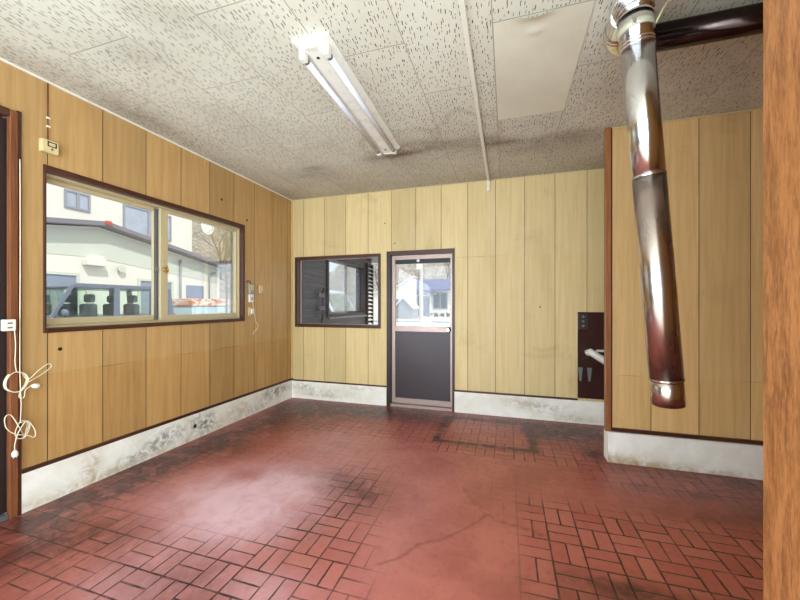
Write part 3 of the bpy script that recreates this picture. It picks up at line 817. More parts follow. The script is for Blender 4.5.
# corrugated bend: -Y turning down into the slightly leaning pipe axis
inw(MB().sweep([(XE, YH - RB + 0.004, ZH), (XE, YH - RB - SG - 0.004, ZH)], RF + 0.001, 40, cap=False).build('connecting_pipe', 'steel'), fl_root)
pts, rr = [], []
NB = 144
for i in range(NB + 1):
    t = R(90) * i / NB
    p = Vector((XE, YH - RB - SG - RC * math.sin(t), ZH - RC + RC * math.cos(t)))
    pts.append(p); rr.append(RF + 0.003 + 0.0055 * math.sin(2 * math.pi * i / NB * 8) * (0.15 if i < 4 or i > NB - 6 else 1))
inw(MB().sweep(pts, rr, 44, cap=False).build('corrugated_bend', 'steel'), fl_root)
inw(MB().sweep([top - ax * 0.004, top + ax * 0.03, top + ax * 0.12], RF + 0.001, 44, cap=False).build('collar_pipe', 'steel'), fl_root)
cb = inw(MB().sweep([top + ax * 0.03, top + ax * 0.0305, top + ax * 0.0545, top + ax * 0.055], [RF + 0.0015, RF + 0.005, RF + 0.005, RF + 0.0015], 44, cap=False).build('clamp_band', 'clamp', label='pale painted clamp band with a bolt'), fl_root)
def out_pt(base, ang, r): return base + Vector((math.cos(ang) * r, math.sin(ang) * r, 0))
b1 = out_pt(top + ax * 0.043, R(-112), RF + 0.004)
MB().box(b1.x - 0.006, b1.x + 0.006, b1.y - 0.006, b1.y + 0.006, b1.z - 0.014, b1.z + 0.014).build('clamp_bolt', 'chrome', cb, 0.002).location = (0, 0, 0)
bpy.data.objects['clamp_bolt'].parent = fl_root; bpy.data.objects['clamp_bolt'].matrix_parent_inverse = Matrix.Translation(-Vector(fl_root.location))
L = (bot - top).length
def ring_at(d, name='joint_ring', mat='steel'):
    inw(MB().sweep([top + ax * (d + q) for q in (-0.005, -0.002, 0.002, 0.005)], [RF + 0.0012, RF + 0.0032, RF + 0.0032, RF + 0.0012], 44, cap=False).build(name, mat), fl_root)
inw(MB().sweep([top + ax * d for d in (0.10, 0.4, 0.625)], RF, 48, cap=False).build('vertical_pipe', 'steel'), fl_root)
inw(MB().sweep([top + ax * d for d in (0.62, 1.1, L - 0.10)], RF + 0.001, 48, cap=False).build('vertical_pipe', 'steel_low'), fl_root)
ring_at(0.10); ring_at(0.113); ring_at(0.625); ring_at(L - 0.105, mat='steel_low')
inw(MB().sweep([top + ax * d for d in (L - 0.11, L - 0.05, L)], RF - 0.001, 48, cap=False).build('open_end', 'steel_low'), fl_root)
for nm in ('vertical_pipe', 'vertical_pipe.001', 'open_end', 'horizontal_pipe', 'collar_pipe', 'elbow'):
    s = bpy.data.objects[nm].modifiers.new('wall', 'SOLIDIFY'); s.thickness = 0.0015; s.offset = -1
hw = out_pt(top + ax * 0.045, R(-20), RF + 0.006)
inw(MB().sweep([hw, hw + Vector((0.03, 0.02, 0.06)), hw + Vector((0.06, 0.06, 0.115)), hw + Vector((0.10, 0.08, 0.14)), (hw.x + 0.15, hw.y + 0.1, H - 0.001)], 0.0035, 8).build('hanger_wire', 'cream_plastic'), fl_root)

# ------------------------------------------------------------------ dark recess panel low on the back wall
dp = empty('hatch_panel', (0.8, YB, 0.25), label='dark brown glossy metal hatch low on the back wall beside the corner post', cat='hatch')
M['hatch'] = simple('dark_brown_gloss_enamel', (58, 32, 32), 0.22, 0.1, 0.6, var=0.35, scale=5)
inw(bx('hatch_plate', 'hatch', (0.668, 1.06, YB - 0.0105, YB - 0.0006, 0.25, 1.1), bevel=0.002), dp)
cp = inw(bx('control_plate', 'bronze_dark', (0.672, 0.757, YB - 0.02, YB - 0.011, 0.93, 1.09), bevel=0.003), dp)
for k in range(3):
    MB().sweep([(0.715, YB - 0.0205, 0.965 + k * 0.045), (0.715, YB - 0.026, 0.965 + k * 0.045)], 0.012, 12).build('control_knob', 'grey_alu', cp)
inw(bx('slot', 'black', (0.71, 0.765, YB - 0.012, YB - 0.0107, 0.645, 0.655)), dp)
for k in (0.692, 0.772):
    inw(MB().prism([(k - 0.022, 0.555), (k + 0.022, 0.555), (k + 0.008, 0.42), (k - 0.008, 0.42)], 'y', YB - 0.02, YB - 0.0107).build('latch', 'grey_alu', bevel=0.004), dp)
inw(MB().sweep([(0.745, YB - 0.03, 0.70), (0.77, YB - 0.05, 0.715), (0.81, YB - 0.06, 0.69), (0.9, YB - 0.065, 0.63), (1.05, YB - 0.07, 0.53)], [0.03, 0.034, 0.034, 0.034, 0.034], 16).build('drain_pipe', 'white_plastic'), dp)
inw(MB().box(0.83, 1.05, YB - 0.03, YB - 0.0107, 0.715, 0.735).build('shelf_lip', 'white_plastic', bevel=0.003), dp)

# ------------------------------------------------------------------ small fittings on the left wall
XW = XL + 0.0005
al = empty('door_chime', (XL, 1.357, 2.10), label='cream chime box with a small dark window on the wall above the left window', cat='chime box')
inw(bx('chime_case', 'cream_plastic', (XW, XL + 0.034, 1.318, 1.398, 2.068, 2.142), bevel=0.004), al)
inw(frame_mb('x', XL + 0.034, XL + 0.036, 1.343, 1.386, 2.103, 2.133, 0.005).build('chime_window', 'black'), al)
inw(MB().sweep([(XL + 0.034, 1.365, 2.09), (XL + 0.036, 1.365, 2.09)], 0.005, 10).build('chime_button', 'black'), al)
inw(MB().sweep([(XL + 0.004, 1.362, 2.143), (XL + 0.004, 1.361, 2.3), (XL + 0.004, 1.361, 2.488)], 0.003, 6).build('chime_cord', 'brown_wood'), al)
for zz in (2.225, 2.275):
    inw(MB().box(XW, XL + 0.011, 1.352, 1.371, zz, zz + 0.01).build('cord_clip', 'white_plastic', bevel=0.002), al)

g1 = empty('wall_sensor', (XL, 3.07, 1.34), label='grey louvred box on the left wall, highest of the fittings right of the window', cat='control box')
inw(bx('case', 'grey_plastic', (XW, XL + 0.03, 3.036, 3.096, 1.292, 1.39), bevel=0.004), g1)
inw(MB().box(XL + 0.03, XL + 0.032, 3.046, 3.086, 1.33, 1.38).build('grille', 'cream_plastic'), g1)
inw(MB().sweep([(XL + 0.015, 2.993, 1.405), (XL + 0.02, 3.01, 1.425), (XL + 0.02, 3.04, 1.42), (XL + 0.015, 3.06, 1.389)], 0.004, 8).build('feed_cable', 'black'), g1)
g2 = empty('light_switch', (XL, 3.07, 1.25), label='white switch with a trailing pull cord under the grey louvred box', cat='switch')
inw(bx('switch_plate', 'white_plastic', (XW, XL + 0.018, 3.04, 3.1, 1.20, 1.285), bevel=0.003), g2)
inw(bx('rocker', 'grey_plastic', (XL + 0.018, XL + 0.022, 3.06, 3.085, 1.22, 1.25), bevel=0.001), g2)
inw(MB().sweep([(XL + 0.01, 3.095, 1.205), (XL + 0.012, 3.11, 1.1), (XL + 0.012, 3.14, 0.99), (XL + 0.012, 3.18, 0.945), (XL + 0.012, 3.16, 0.91), (XL + 0.012, 3.11, 0.88), (XL + 0.012, 3.10, 0.85)], 0.003, 6).build('pull_cord', 'ivory_cord'), g2)
g3 = empty('socket_outlet', (XL, 3.07, 1.1), label='small white and bronze holder on the left wall below the white switch', cat='outlet')
inw(bx('back_plate', 'cream_plastic', (XW, XL + 0.012, 3.036, 3.066, 1.06, 1.145), bevel=0.002), g3)
inw(bx('holder', 'white_plastic', (XL + 0.012, XL + 0.03, 3.06, 3.098, 1.075, 1.13), bevel=0.003), g3)
g4 = empty('switch_plate', (XL, 3.22, 1.34), label='narrow bronze switch plate with a white button, rightmost of the left wall fittings', cat='switch')
inw(bx('plate', 'brass', (XW, XL + 0.006, 3.195, 3.268, 1.30, 1.385), bevel=0.001), g4)
inw(bx('plate_edge', 'white_plastic', (XL + 0.006, XL + 0.012, 3.195, 3.212, 1.302, 1.383), bevel=0.001), g4)
inw(MB().sweep([(XL + 0.006, 3.24, 1.345), (XL + 0.014, 3.24, 1.345)], 0.009, 10).build('button', 'white_plastic'), g4)

# knot hole in the panelling
kh = MB().sweep([(XL + 0.0003, 1.421, 0.901), (XL + 0.0015, 1.421, 0.901)], 0.011, 14).build('cable_hole', 'black')
kh.parent = bpy.data.objects['wall_left']
for (yy, zz) in ((2.68, 1.98 + 0.2), (3.02, 2.06)):
    kn = MB().sweep([(XL + 0.0003, yy, zz), (XL + 0.0012, yy, zz)], 0.013, 12).build('knot', 'dark_wood'); kn.parent = bpy.data.objects['wall_left']
for (xx, zz) in ((-1.36, 2.12), (-1.24, 1.88), (0.32, 1.15)):
    q = MB().sweep([(xx, YB - 0.0012, zz), (xx, YB - 0.0003, zz)], 0.008, 10).build('nail_hole', 'dark_wood'); q.parent = bpy.data.objects['wall_back']

# outlet and the hanging, knotted cords on the left door post
ob = empty('power_outlet', (XL, 1.215, 1.06), label='white surface power outlet on the brown door post', cat='outlet')
inw(bx('outlet_case', 'white_plastic', (XL + 0.0205, XL + 0.05, 1.15, 1.2, 1.03, 1.092), bevel=0.004), ob)
for zz in (1.048, 1.072):
    inw(MB().box(XL + 0.05, XL + 0.0508, 1.165, 1.185, zz - 0.004, zz + 0.004).build('socket_slot', 'grey_alu'), ob)
XC = XL + 0.03


def smooth_path(P, n=8):
    P = [Vector(p) for p in P]; out = []
    for i in range(len(P) - 1):
        a, b, c, d = P[max(0, i - 1)], P[i], P[i + 1], P[min(len(P) - 1, i + 2)]
        for k in range(n):
            t = k / n
            out.append(0.5 * ((2 * b) + (c - a) * t + (2 * a - 5 * b + 4 * c - d) * t * t + (3 * b - a - 3 * c + d) * t ** 3))
    out.append(P[-1]); return out


def cord(name, label, pts, plug, pd, rad=0.0023):
    r = empty(name, pts[0], label=label, cat='cord')
    inw(MB().sweep(smooth_path(pts), rad, 8).build('cable', 'ivory_cord'), r)
    p = Vector(plug); d = Vector(pd).normalized()
    pg = inw(MB().sweep([p, p + d * 0.012, p + d * 0.03, p + d * 0.034], [0.006, 0.013, 0.014, 0.011], 12).build('plug', 'white_plastic'), r)
    s = Vector((0, -d.z, d.y)) * 0.006
    for e in (-1, 1):
        MB().sweep([p + d * 0.034 + s * e, p + d * 0.05 + s * e], 0.0022, 6).build('prong', 'chrome', pg)
    return r


def c(y, z, dx=0.0): return (XC + dx, y - 0.018, z)
random.seed(3)
coil = [c(1.232 + 0.045 * math.cos(t), 0.745 + 0.055 * math.sin(t), 0.004 * math.sin(3 * t) + 0.0015 * t) for t in [R(90) - i * R(40) for i in range(0, 29)]]
cord('extension_cord', 'upper ivory cord on the door post, wound in a neat round coil',
     [c(1.218, 1.03, 0.004), c(1.224, 0.95), c(1.222, 0.86), c(1.226, 0.815)] + coil +
     [c(1.262, 0.757, 0.03), c(1.31, 0.80, 0.03), c(1.355, 0.828, 0.025), c(1.365, 0.805, 0.025), c(1.31, 0.765, 0.028), c(1.26, 0.74, 0.034), c(1.23, 0.70, 0.034), c(1.225, 0.665, 0.03), c(1.245, 0.66, 0.028), c(1.25, 0.70, 0.032), c(1.275, 0.717, 0.03)],
     (XC + 0.03, 1.257, 0.717), (0, 1, -0.25))
coil2 = [c(1.255 + 0.028 * math.cos(t) * (1 + 0.25 * math.sin(2 * t)), 0.475 + 0.05 * math.sin(t), 0.002 * t) for t in [R(120) - i * R(42) for i in range(0, 22)]]
cord('lamp_cord', 'lower ivory cord on the door post, a loose tangle of loops',
     [c(1.246, 1.98, -0.008), c(1.246, 1.5, -0.006), c(1.244, 1.1, -0.004), c(1.242, 0.8), c(1.247, 0.62), c(1.245, 0.55)] + coil2 +
     [c(1.22, 0.50, 0.045), c(1.185, 0.58, 0.045), c(1.162, 0.575, 0.045), c(1.166, 0.52, 0.045), c(1.2, 0.475, 0.045), c(1.25, 0.45, 0.048), c(1.28, 0.43, 0.048), c(1.282, 0.47, 0.046), c(1.25, 0.53, 0.045), c(1.215, 0.48, 0.045), c(1.203, 0.42, 0.04), c(1.203, 0.385, 0.038)],
     (XC + 0.038, 1.185, 0.385), (0, 0.05, -1))

# ================================================================== outside
def ground_material():
    n = NT('pale_concrete_yard'); co, x, y, z = n.co()
    a = n.noise(co, 0.35, 6, 0.6); b = n.noise(co, 6, 5)
    c_ = n.mix(n.ramp(a, 0.3, 0.7), srgb(214, 214, 212), srgb(188, 188, 188))
    n.set(color=n.mix(n.math('MULTIPLY', n.ramp(b, 0.5, 0.8), 0.3), c_, srgb(160, 160, 158)), rough=0.9, spec=0.2)
    return n.m
M['ground'] = ground_material()
bx('ground', 'ground', (-60, 50, -30, 70, -0.4, -0.06), kind='structure')
bx('foundation', 'concrete', (XL - 0.12, XR + 0.12, YF - 0.12, YB + 0.12, -0.06, -0.001), kind='structure')


def brush_material():
    n = NT('bare_brush_hillside'); co, x, y, z = n.co()
    a = n.noise(co, 1.1, 8, 0.75, 0.6); b = n.noise(n.scaled(co, (5, 5, 2.2)), 1.0, 6, 0.75, 1.5)
    c_ = n.mix(n.ramp(a, 0.35, 0.68), srgb(178, 168, 152), srgb(100, 90, 80))
    c_ = n.mix(n.ramp(b, 0.46, 0.62), c_, srgb(222, 218, 208))
    c_ = n.mix(n.math('MULTIPLY', n.ramp(n.noise(co, 9, 5, 0.8), 0.55, 0.7), 0.6), c_, srgb(86, 80, 70))
    n.set(color=c_, rough=1.0, spec=0.0); n.bump(b, 0.8, 0.3)
    return n.m


M['brush'] = brush_material()


def hill(name, pts_fn, nu, nv, mat='brush'):
    vs = [pts_fn(i / nu, j / nv) for j in range(nv + 1) for i in range(nu + 1)]
    fs = [(j * (nu + 1) + i, j * (nu + 1) + i + 1, (j + 1) * (nu + 1) + i + 1, (j + 1) * (nu + 1) + i) for j in range(nv) for i in range(nu)]
    return MB().add(vs, fs, True).build(name, mat, kind='structure')


rnd = random.Random(7)
def bumpy(u, v, s): return 0.5 * math.sin(u * 31 + s) * math.sin(v * 9 + 2 * s) + 0.3 * math.sin(u * 67 + 3 * s + v * 20)
hill('hillside', lambda u, v: (-19 - 16 * v + bumpy(u, v, 1), 8 + 34 * u, -0.06 + 12 * v ** 0.8 + 0.5 * bumpy(u, v, 2) * min(1, v * 6)), 60, 16)
hill('hillside.001', lambda u, v: (-34 + 60 * u, 47 + 14 * v + bumpy(u, v, 4), -0.06 + 9 * v ** 0.9 + 0.5 * bumpy(u, v, 5) * min(1, v * 6)), 70, 10)

# --- bare trees
M['bark'] = simple('grey_bark', (92, 84, 78), 0.9, var=0.3)


def tree_mesh(seed, h):
    r = random.Random(seed); mb = MB()
    def br(p, d, ln, ra, dep):
        pts = [p]; dd = d.copy(); q = p.copy()
        for k in range(3):
            dd = (dd + Vector((r.uniform(-.22, .22), r.uniform(-.22, .22), r.uniform(-.02, .16)))).normalized()
            q = q + dd * ln / 3; pts.append(q.copy())
        mb.sweep(pts, [ra, ra * 0.85, ra * 0.7, ra * 0.55], 5 if dep < 2 else 3, cap=False)
        if dep >= 4: return
        for k in range(4 if dep else 5):
            t = r.randint(1, 3); a = r.uniform(0, 6.28); sp = r.uniform(0.5, 1.0)
            nd = (dd + Vector((math.cos(a) * sp, math.sin(a) * sp, r.uniform(-0.1, 0.3)))).normalized()
            br(pts[t], nd, ln * r.uniform(0.5, 0.72), ra * 0.5, dep + 1)
    br(Vector((0, 0, 0)), Vector((0, 0, 1)), h * 0.42, h * 0.016, 0)
    return mb


protos = []
for i, hgt in enumerate((6.0, 7.0, 5.2)):
    o = tree_mesh(11 + i, hgt).build('bare_tree', 'bark'); protos.append(o)
def gz(x, y):  # height of the slope
    if x < -18.5 and y < 42: return -0.06 + 12 * max(0, min(1, (-19 - x) / 16)) ** 0.8
    if y > 47: return -0.06 + 9 * max(0, min(1, (y - 47) / 14)) ** 0.9
    return -0.06
spots = [(-23.5, 13.4), (-24.2, 16.6), (-21.3, 15.0), (-22.5, 23), (-28, 17.8), (-27.5, 14.6),
         (-21, 46.2), (-17.2, 45.4), (-14, 47.2), (-10.6, 46.0), (-7.4, 47.2), (-4.2, 46.2), (-12.2, 50.5), (-8.6, 51), (-5.6, 50.4)]
for i, (x, y) in enumerate(spots):
    o = protos[i % 3] if i < 3 else protos[i % 3].copy()
    if i >= 3: COL.objects.link(o)
    o.location = (x, y, gz(x, y) - 0.3); o.rotation_euler = (0, 0, i * 2.1); s_ = 0.9 + 0.1 * (i % 4); o.scale = (s_, s_, s_)
    if x < -18.5 and y < 42: tag(o, 'bare grey tree on the brushy slope seen through the right pane of the left window', 'tree', 'bare trees on the slope outside the left window')
    else: tag(o, 'bare grey tree behind the low building seen through the back door glass', 'tree', 'bare trees behind the low building across the road')

# --- white house outside the left window
M['stucco'] = simple('cream_stucco', (228, 225, 214), 0.85, var=0.03, scale=1.2)
M['stucco2'] = simple('pale_grey_green_band', (206, 210, 196), 0.85, var=0.03, scale=1.2)
M['fascia'] = simple('grey_violet_fascia', (128, 124, 132), 0.5, var=0.06)
M['shutter'] = simple('grey_blue_shutter', (142, 152, 170), 0.5, var=0.05)
M['frame_grey'] = simple('grey_window_frame', (150, 152, 158), 0.5)
M['red'] = simple('faded_red', (190, 84, 62), 0.6)
hs = empty('house', (-14, 8, -0.06), label='cream two-storey house with a low-gabled garage outside the left window', cat='house')
inw(MB().box(-20, -13.2, -2, 11.9, -0.06, 7.4).build('upper_wall', 'stucco'), hs)
gar = [(3.0, -0.06), (12.2, -0.06), (12.2, 2.78), (7.5, 3.57), (3.0, 2.85)]
inw(MB().prism(gar, 'x', -13.195, -12.0).build('garage_wall', 'stucco'), hs)
inw(MB().prism([(3.0, 2.45), (7.3, 2.62), (12.2, 2.1), (12.2, 2.72), (7.5, 3.5), (3.0, 2.8)], 'x', -11.998, -11.985).build('gable_band', 'stucco2'), hs)
rf = inw(MB().prism([(2.6, 2.86), (7.5, 3.585), (12.9, 2.67), (12.9, 2.79), (7.5, 3.71), (2.6, 2.98)], 'x', -13.19, -11.6).build('garage_roof', 'fascia'), hs)
MB().prism([(7.42, 3.62), (7.62, 3.6), (7.6, 3.725), (7.44, 3.725)], 'x', -11.6, -11.57).build('ridge_cap', 'red', rf)
inw(MB().box(-20, -13.0, -2.3, 12.3, 7.4, 7.6).build('upper_roof', 'fascia'), hs)
def hwin(ya, yb, za, zb, xf, mull=True):
    f_ = frame_mb('x', xf - 0.02, xf + 0.05, ya, yb, za, zb, 0.06)
    if mull: f_.box(xf - 0.02, xf + 0.05, (ya + yb) / 2 - 0.04, (ya + yb) / 2 + 0.04, za + 0.06, zb - 0.06)
    f_ = inw(f_.build('window_frame', 'frame_grey'), hs)
    inw(MB().box(xf + 0.002, xf + 0.02, ya + 0.05, yb - 0.05, za + 0.05, zb - 0.05).build('window_pane', 'far_glass'), hs)
k_ = 13.2 / 12
zz = lambda z: 1.17 + (z - 1.17) * k_
hwin(6.62 * k_, 7.26 * k_, zz(3.95), zz(4.47), -13.2); hwin(8.2 * k_, 9.9 * k_, zz(3.54), zz(4.48), -13.2)
def shut(ya, yb, zt):
    mb = MB(); n_ = 12
    for i in range(n_): mb.box(-11.998, -11.985 if i % 2 else -11.975, ya, yb, zt * i / n_, zt * (i + 1) / n_)
    inw(mb.build('garage_shutter', 'shutter'), hs)
    inw(frame_mb('x', -11.998, -11.95, ya - 0.08, yb + 0.08, 0, zt + 0.08, 0.08, wb=0).build('shutter_frame', 'stucco2'), hs)
shut(4.6, 6.9, 2.02); shut(8.75, 9.9, 2.0)
inw(MB().box(-11.998, -11.97, 10.55, 11.35, 0, 1.95).build('side_door', 'shutter'), hs)
inw(MB().prism([(7.05, 2.36), (7.6, 2.36), (7.6, 2.5), (7.45, 2.66), (7.2, 2.66), (7.05, 2.5)], 'x', -11.984, -11.75).build('vent_hood', 'stucco'), hs)
inw(MB().sweep([(-11.93, 8.1, 2.34), (-11.86, 8.1, 2.34)], 0.12, 14).build('round_vent', 'stucco2'), hs)
inw(MB().sweep([(-11.93, 10.25, 0.0), (-11.93, 10.25, 2.9)], 0.04, 8).build('downpipe', 'frame_grey'), hs)
inw(MB().sweep([(-11.93, 11.6, 0.0), (-11.93, 11.6, 2.4), (-11.93, 11.9, 2.55)], 0.03, 8).build('conduit', 'frame_grey'), hs)
inw(MB().sweep([(-11.93, 9.3, 1.9), (-11.93, 9.35, 2.1), (-11.93, 9.45, 2.0)], 0.02, 8).build('wire', 'frame_grey'), hs)

# dish on the house corner
ds = empty('satellite_dish', (-13.1, 12.0, 4.3), label='white satellite dish on the corner of the cream house', cat='satellite dish')
dv, df = [], []
for i in range(7):
    r_ = 0.36 * i / 6
    for k in range(20):
        a = 2 * math.pi * k / 20; dv.append((0.35 - 0.1 * (1 - (i / 6) ** 2), 0.3 + r_ * math.cos(a), 0.4 + r_ * 1.1 * math.sin(a)))
for i in range(6):
    for k in range(20): df.append((i * 20 + k, i * 20 + (k + 1) % 20, (i + 1) * 20 + (k + 1) % 20, (i + 1) * 20 + k))
dsh = MB().add(dv, df, True).build('dish', 'white_paint', ds); so = dsh.modifiers.new('s', 'SOLIDIFY'); so.thickness = 0.015
MB().sweep([(0.0, -0.1, 0.0), (0.1, 0.1, 0.1), (0.22, 0.3, 0.4)], 0.025, 8).build('mount_arm', 'frame_grey', ds)
MB().sweep([(0.25, 0.3, 0.05), (0.6, 0.3, 0.2), (0.62, 0.3, 0.4)], 0.015, 6).build('feed_arm', 'frame_grey', ds)

# --- cars
M['car_blue'] = simple('steel_blue_car_paint', (112, 120, 134), 0.3, 0.0, var=0.04)
M['car_white'] = simple('white_car_paint', (236, 238, 236), 0.25, 0.0, var=0.02)
M['tyre'] = simple('tyre_rubber', (30, 30, 32), 0.8)
M['seat'] = simple('grey_seat_fabric', (116, 120, 126), 0.9)
M['car_glass'] = glass('car_glass', (0.94, 0.98, 0.95), 1.4, 0.6)


def build_car(name, paint, **k):
    """boxy five-door car; local +Y is the rear, its side faces +X; front end at y=0"""
    r = empty(name, **k)
    Wd, Lc = 0.74, 3.5
    body = [(0.0, 0.3), (0.0, 0.62), (0.06, 0.8), (0.5, 0.93), (0.62, 0.98), (3.46, 1.0), (3.5, 0.6), (3.48, 0.3), (3.1, 0.24), (0.4, 0.24)]
    bo = MB().prism(body, 'x', -Wd, Wd).build('body', paint, r, 0.05, 3)
    MB().prism([(0.98, 1.62), (1.12, 1.69), (3.2, 1.70), (3.36, 1.66), (3.36, 1.60), (1.0, 1.585)], 'x', -Wd + 0.06, Wd - 0.06).build('roof', paint, r, 0.03, 3)
    for sx in (-1, 1):
        xa, xb = (Wd - 0.05, Wd - 0.005) if sx > 0 else (-Wd + 0.005, -Wd + 0.05)
        for nm, q in (('front_pillar', [(0.60, 0.95), (0.67, 0.95), (1.06, 1.62), (0.98, 1.62)]), ('middle_pillar', [(1.86, 0.97), (2.0, 0.97), (2.0, 1.62), (1.88, 1.62)]),
                      ('door_pillar', [(2.78, 0.97), (2.86, 0.97), (2.86, 1.62), (2.78, 1.62)]), ('rear_pillar', [(3.3, 0.97), (3.46, 0.97), (3.36, 1.64), (3.24, 1.64)])):
            MB().prism(q, 'x', xa, xb).build(nm, paint, r)
        MB().prism([(0.7, 0.98), (3.32, 0.98), (3.26, 1.6), (1.08, 1.6)], 'x', (xa + xb) / 2 - 0.003, (xa + xb) / 2 + 0.003).build('side_glass', 'car_glass', r)
        for yy in (0.72, 2.85):
            wh = MB().sweep([(sx * (Wd - 0.18), yy, 0.3), (sx * (Wd - 0.17), yy, 0.3), (sx * (Wd + 0.01), yy, 0.3), (sx * (Wd + 0.015), yy, 0.3)], [0.27, 0.3, 0.3, 0.27], 24).build('wheel', 'tyre', r)
            MB().sweep([(sx * (Wd + 0.016), yy, 0.3), (sx * (Wd + 0.022), yy, 0.3)], [0.19, 0.15], 18).build('hubcap', 'grey_alu', wh)
        MB().sphere((sx * (Wd + 0.09), 0.82, 1.08), (0.09, 0.05, 0.07)).build('door_mirror', paint, r)
        for yy in (1.55, 2.55):
            se = MB().box(sx * 0.36 - 0.22, sx * 0.36 + 0.22, yy - 0.06, yy + 0.08, 0.8, 1.26).build('seat_back', 'seat', r, 0.05)
            MB().box(sx * 0.36 - 0.13, sx * 0.36 + 0.13, yy - 0.02, yy + 0.09, 1.29, 1.47).build('headrest', 'seat', se, 0.04)
    MB().add([(-Wd + 0.06, 0.64, 0.98), (Wd - 0.06, 0.64, 0.98), (Wd - 0.08, 1.02, 1.6), (-Wd + 0.08, 1.02, 1.6)], [(0, 1, 2, 3)]).build('windscreen', 'car_glass', r)
    MB().add([(-Wd + 0.06, 3.44, 1.0), (Wd - 0.06, 3.44, 1.0), (Wd - 0.08, 3.33, 1.6), (-Wd + 0.08, 3.33, 1.6)], [(0, 1, 2, 3)]).build('rear_window', 'car_glass', r)
    for xa in (0.48, -0.72): MB().box(xa, xa + 0.24, 3.49, 3.52, 0.72, 1.0).build('tail_lamp', 'red', r)
    st = MB().sweep([(0.36 + 0.17 * math.cos(t), 1.02 + 0.05 * math.sin(t), 1.02 + 0.16 * math.sin(t)) for t in [i * R(30) for i in range(12)]], 0.015, 6, closed=True).build('steering_wheel', 'tyre', r)
    return r


def copy_tree(o, parent=None):
    c_ = o.copy(); COL.objects.link(c_)
    if parent is not None: c_.parent = parent
    for ch in [q for q in bpy.data.objects if q.parent == o]:
        d_ = ch.copy(); COL.objects.link(d_); d_.parent = c_
        for g in [q for q in bpy.data.objects if q.parent == ch]:
            e_ = g.copy(); COL.objects.link(e_); e_.parent = d_
    return c_


car = build_car('car', 'car_blue', label='steel blue boxy car parked nearest outside the left window', cat='car')
car.location = (-9.25, 3.9, -0.06); car.scale = (1, 0.93, 1)
carw = build_car('car', 'car_white', label='white car parked beyond the steel blue car outside the left window', cat='car')
carw.location = (-11.0, 2.9, -0.06)
cw2 = copy_tree(carw); cw2['label'] = 'white car seen at the right edge of the back window'
cw2.location = (-5.3, 12.0, -0.06); cw2.rotation_euler = (0, 0, R(78))
cw3 = copy_tree(carw); cw3['label'] = 'white car whose reflection shows low in the outside window seen through the back window'
cw3.location = (-0.9, 10.0, -0.06); cw3.rotation_euler = (0, 0, R(-86))

# --- light blue steel bin with a rusty top
bn = empty('storage_bin', (-9, 8.9, -0.06), label='pale blue steel bin with rusty orange top outside the left window', cat='bin')
M['bin_blue'] = simple('pale_blue_enamel', (196, 218, 224), 0.5, var=0.06, scale=4)
def rust():
    n = NT('rusty_white_band'); co, x, y, z = n.co()
    f_ = n.ramp(n.noise(n.scaled(co, (1, 3, 6)), 1.5, 6, 0.7, 0.6), 0.42, 0.6)
    n.set(color=n.mix(f_, srgb(232, 226, 214), srgb(206, 128, 84)), rough=0.8); return n.m
M['rust'] = rust()
inw(MB().box(-9.8, -9.0, 8.12, 9.66, -0.06, 1.14).build('bin_body', 'bin_blue', bevel=0.02), bn)
inw(MB().box(-9.84, -8.96, 8.08, 9.70, 1.14, 1.36).build('bin_lid', 'rust', bevel=0.02), bn)
inw(MB().box(-9.0, -8.97, 8.2, 8.26, -0.06, 1.1).box(-9.0, -8.97, 9.5, 9.56, -0.06, 1.1).build('bin_ribs', 'bin_blue'), bn)

# --- low building with blue roof, gabled shed and pole across the road (through the back door)
M['blue_roof'] = simple('slate_blue_metal_roof', (96, 98, 140), 0.5, 0.1, var=0.1, scale=3)
M['dark_win'] = simple('dark_window', (70, 74, 88), 0.15, 0, 1.0, var=0.3, scale=3)
sh = empty('low_building', (-7.5, 38, -0.06), label='white single-storey building with slate blue roof across the road', cat='building')
inw(MB().box(-9.75, -2.0, 36.0, 42, -0.06, 2.75).build('shop_wall', 'stucco'), sh)
rb = MB().prism([(35.2, 2.62), (35.2, 2.78), (39, 4.1), (43, 2.78), (43, 2.62), (39, 3.9)], 'x', -10.0, -1.8)
for i in range(28): rb.prism([(35.2, 2.79), (35.2, 2.84), (39, 4.16), (39, 4.11)], 'x', -9.95 + i * 0.29, -9.91 + i * 0.29)
inw(rb.build('shop_roof', 'blue_roof'), sh)
inw(MB().box(-9.9, -7.0, 35.0, 35.98, 2.22, 2.32).build('porch_roof', 'fascia'), sh)
inw(MB().box(-9.1, -7.8, 35.95, 36.02, -0.06, 2.1).build('shop_door', 'dark_win'), sh)
inw(frame_mb('y', 35.93, 36.0, -7.45, -5.9, 0.75, 2.45, 0.09).box(-6.72, -6.63, 35.93, 36.0, 0.84, 2.36).build('window_frame', 'frame_grey'), sh)
inw(MB().box(-7.38, -5.97, 35.96, 36.01, 0.84, 2.36).build('window_pane', 'dark_win'), sh)
for i in range(4):
    bsh = MB(); r_ = random.Random(i)
    for k in range(14): bsh.sphere((r_.uniform(-0.17, 0.17), r_.uniform(-0.15, 0.15), r_.uniform(0.1, 0.42)), r_.uniform(0.07, 0.12), 7, 5)
    M.setdefault('shrub', simple('dull_shrub', (92, 100, 84), 0.95, var=0.35, scale=5))
    q = bsh.build('low_shrub', 'shrub', loc=(-7.6 + i * 0.62, 35.2, -0.1)); tag(q, 'dull green low shrub under the window of the slate blue roofed building', 'shrub', 'low shrubs along the white building')
gs = empty('shed', (-12.5, 33, -0.06), label='white slant-roofed shed left of the slate blue roofed building', cat='shed')
inw(MB().prism([(-16.0, -0.06), (-8.95, -0.06), (-8.95, 3.85), (-10.5, 2.95), (-16.0, 1.6)], 'y', 33.2, 34.9).build('shed_wall', 'white_paint'), gs)
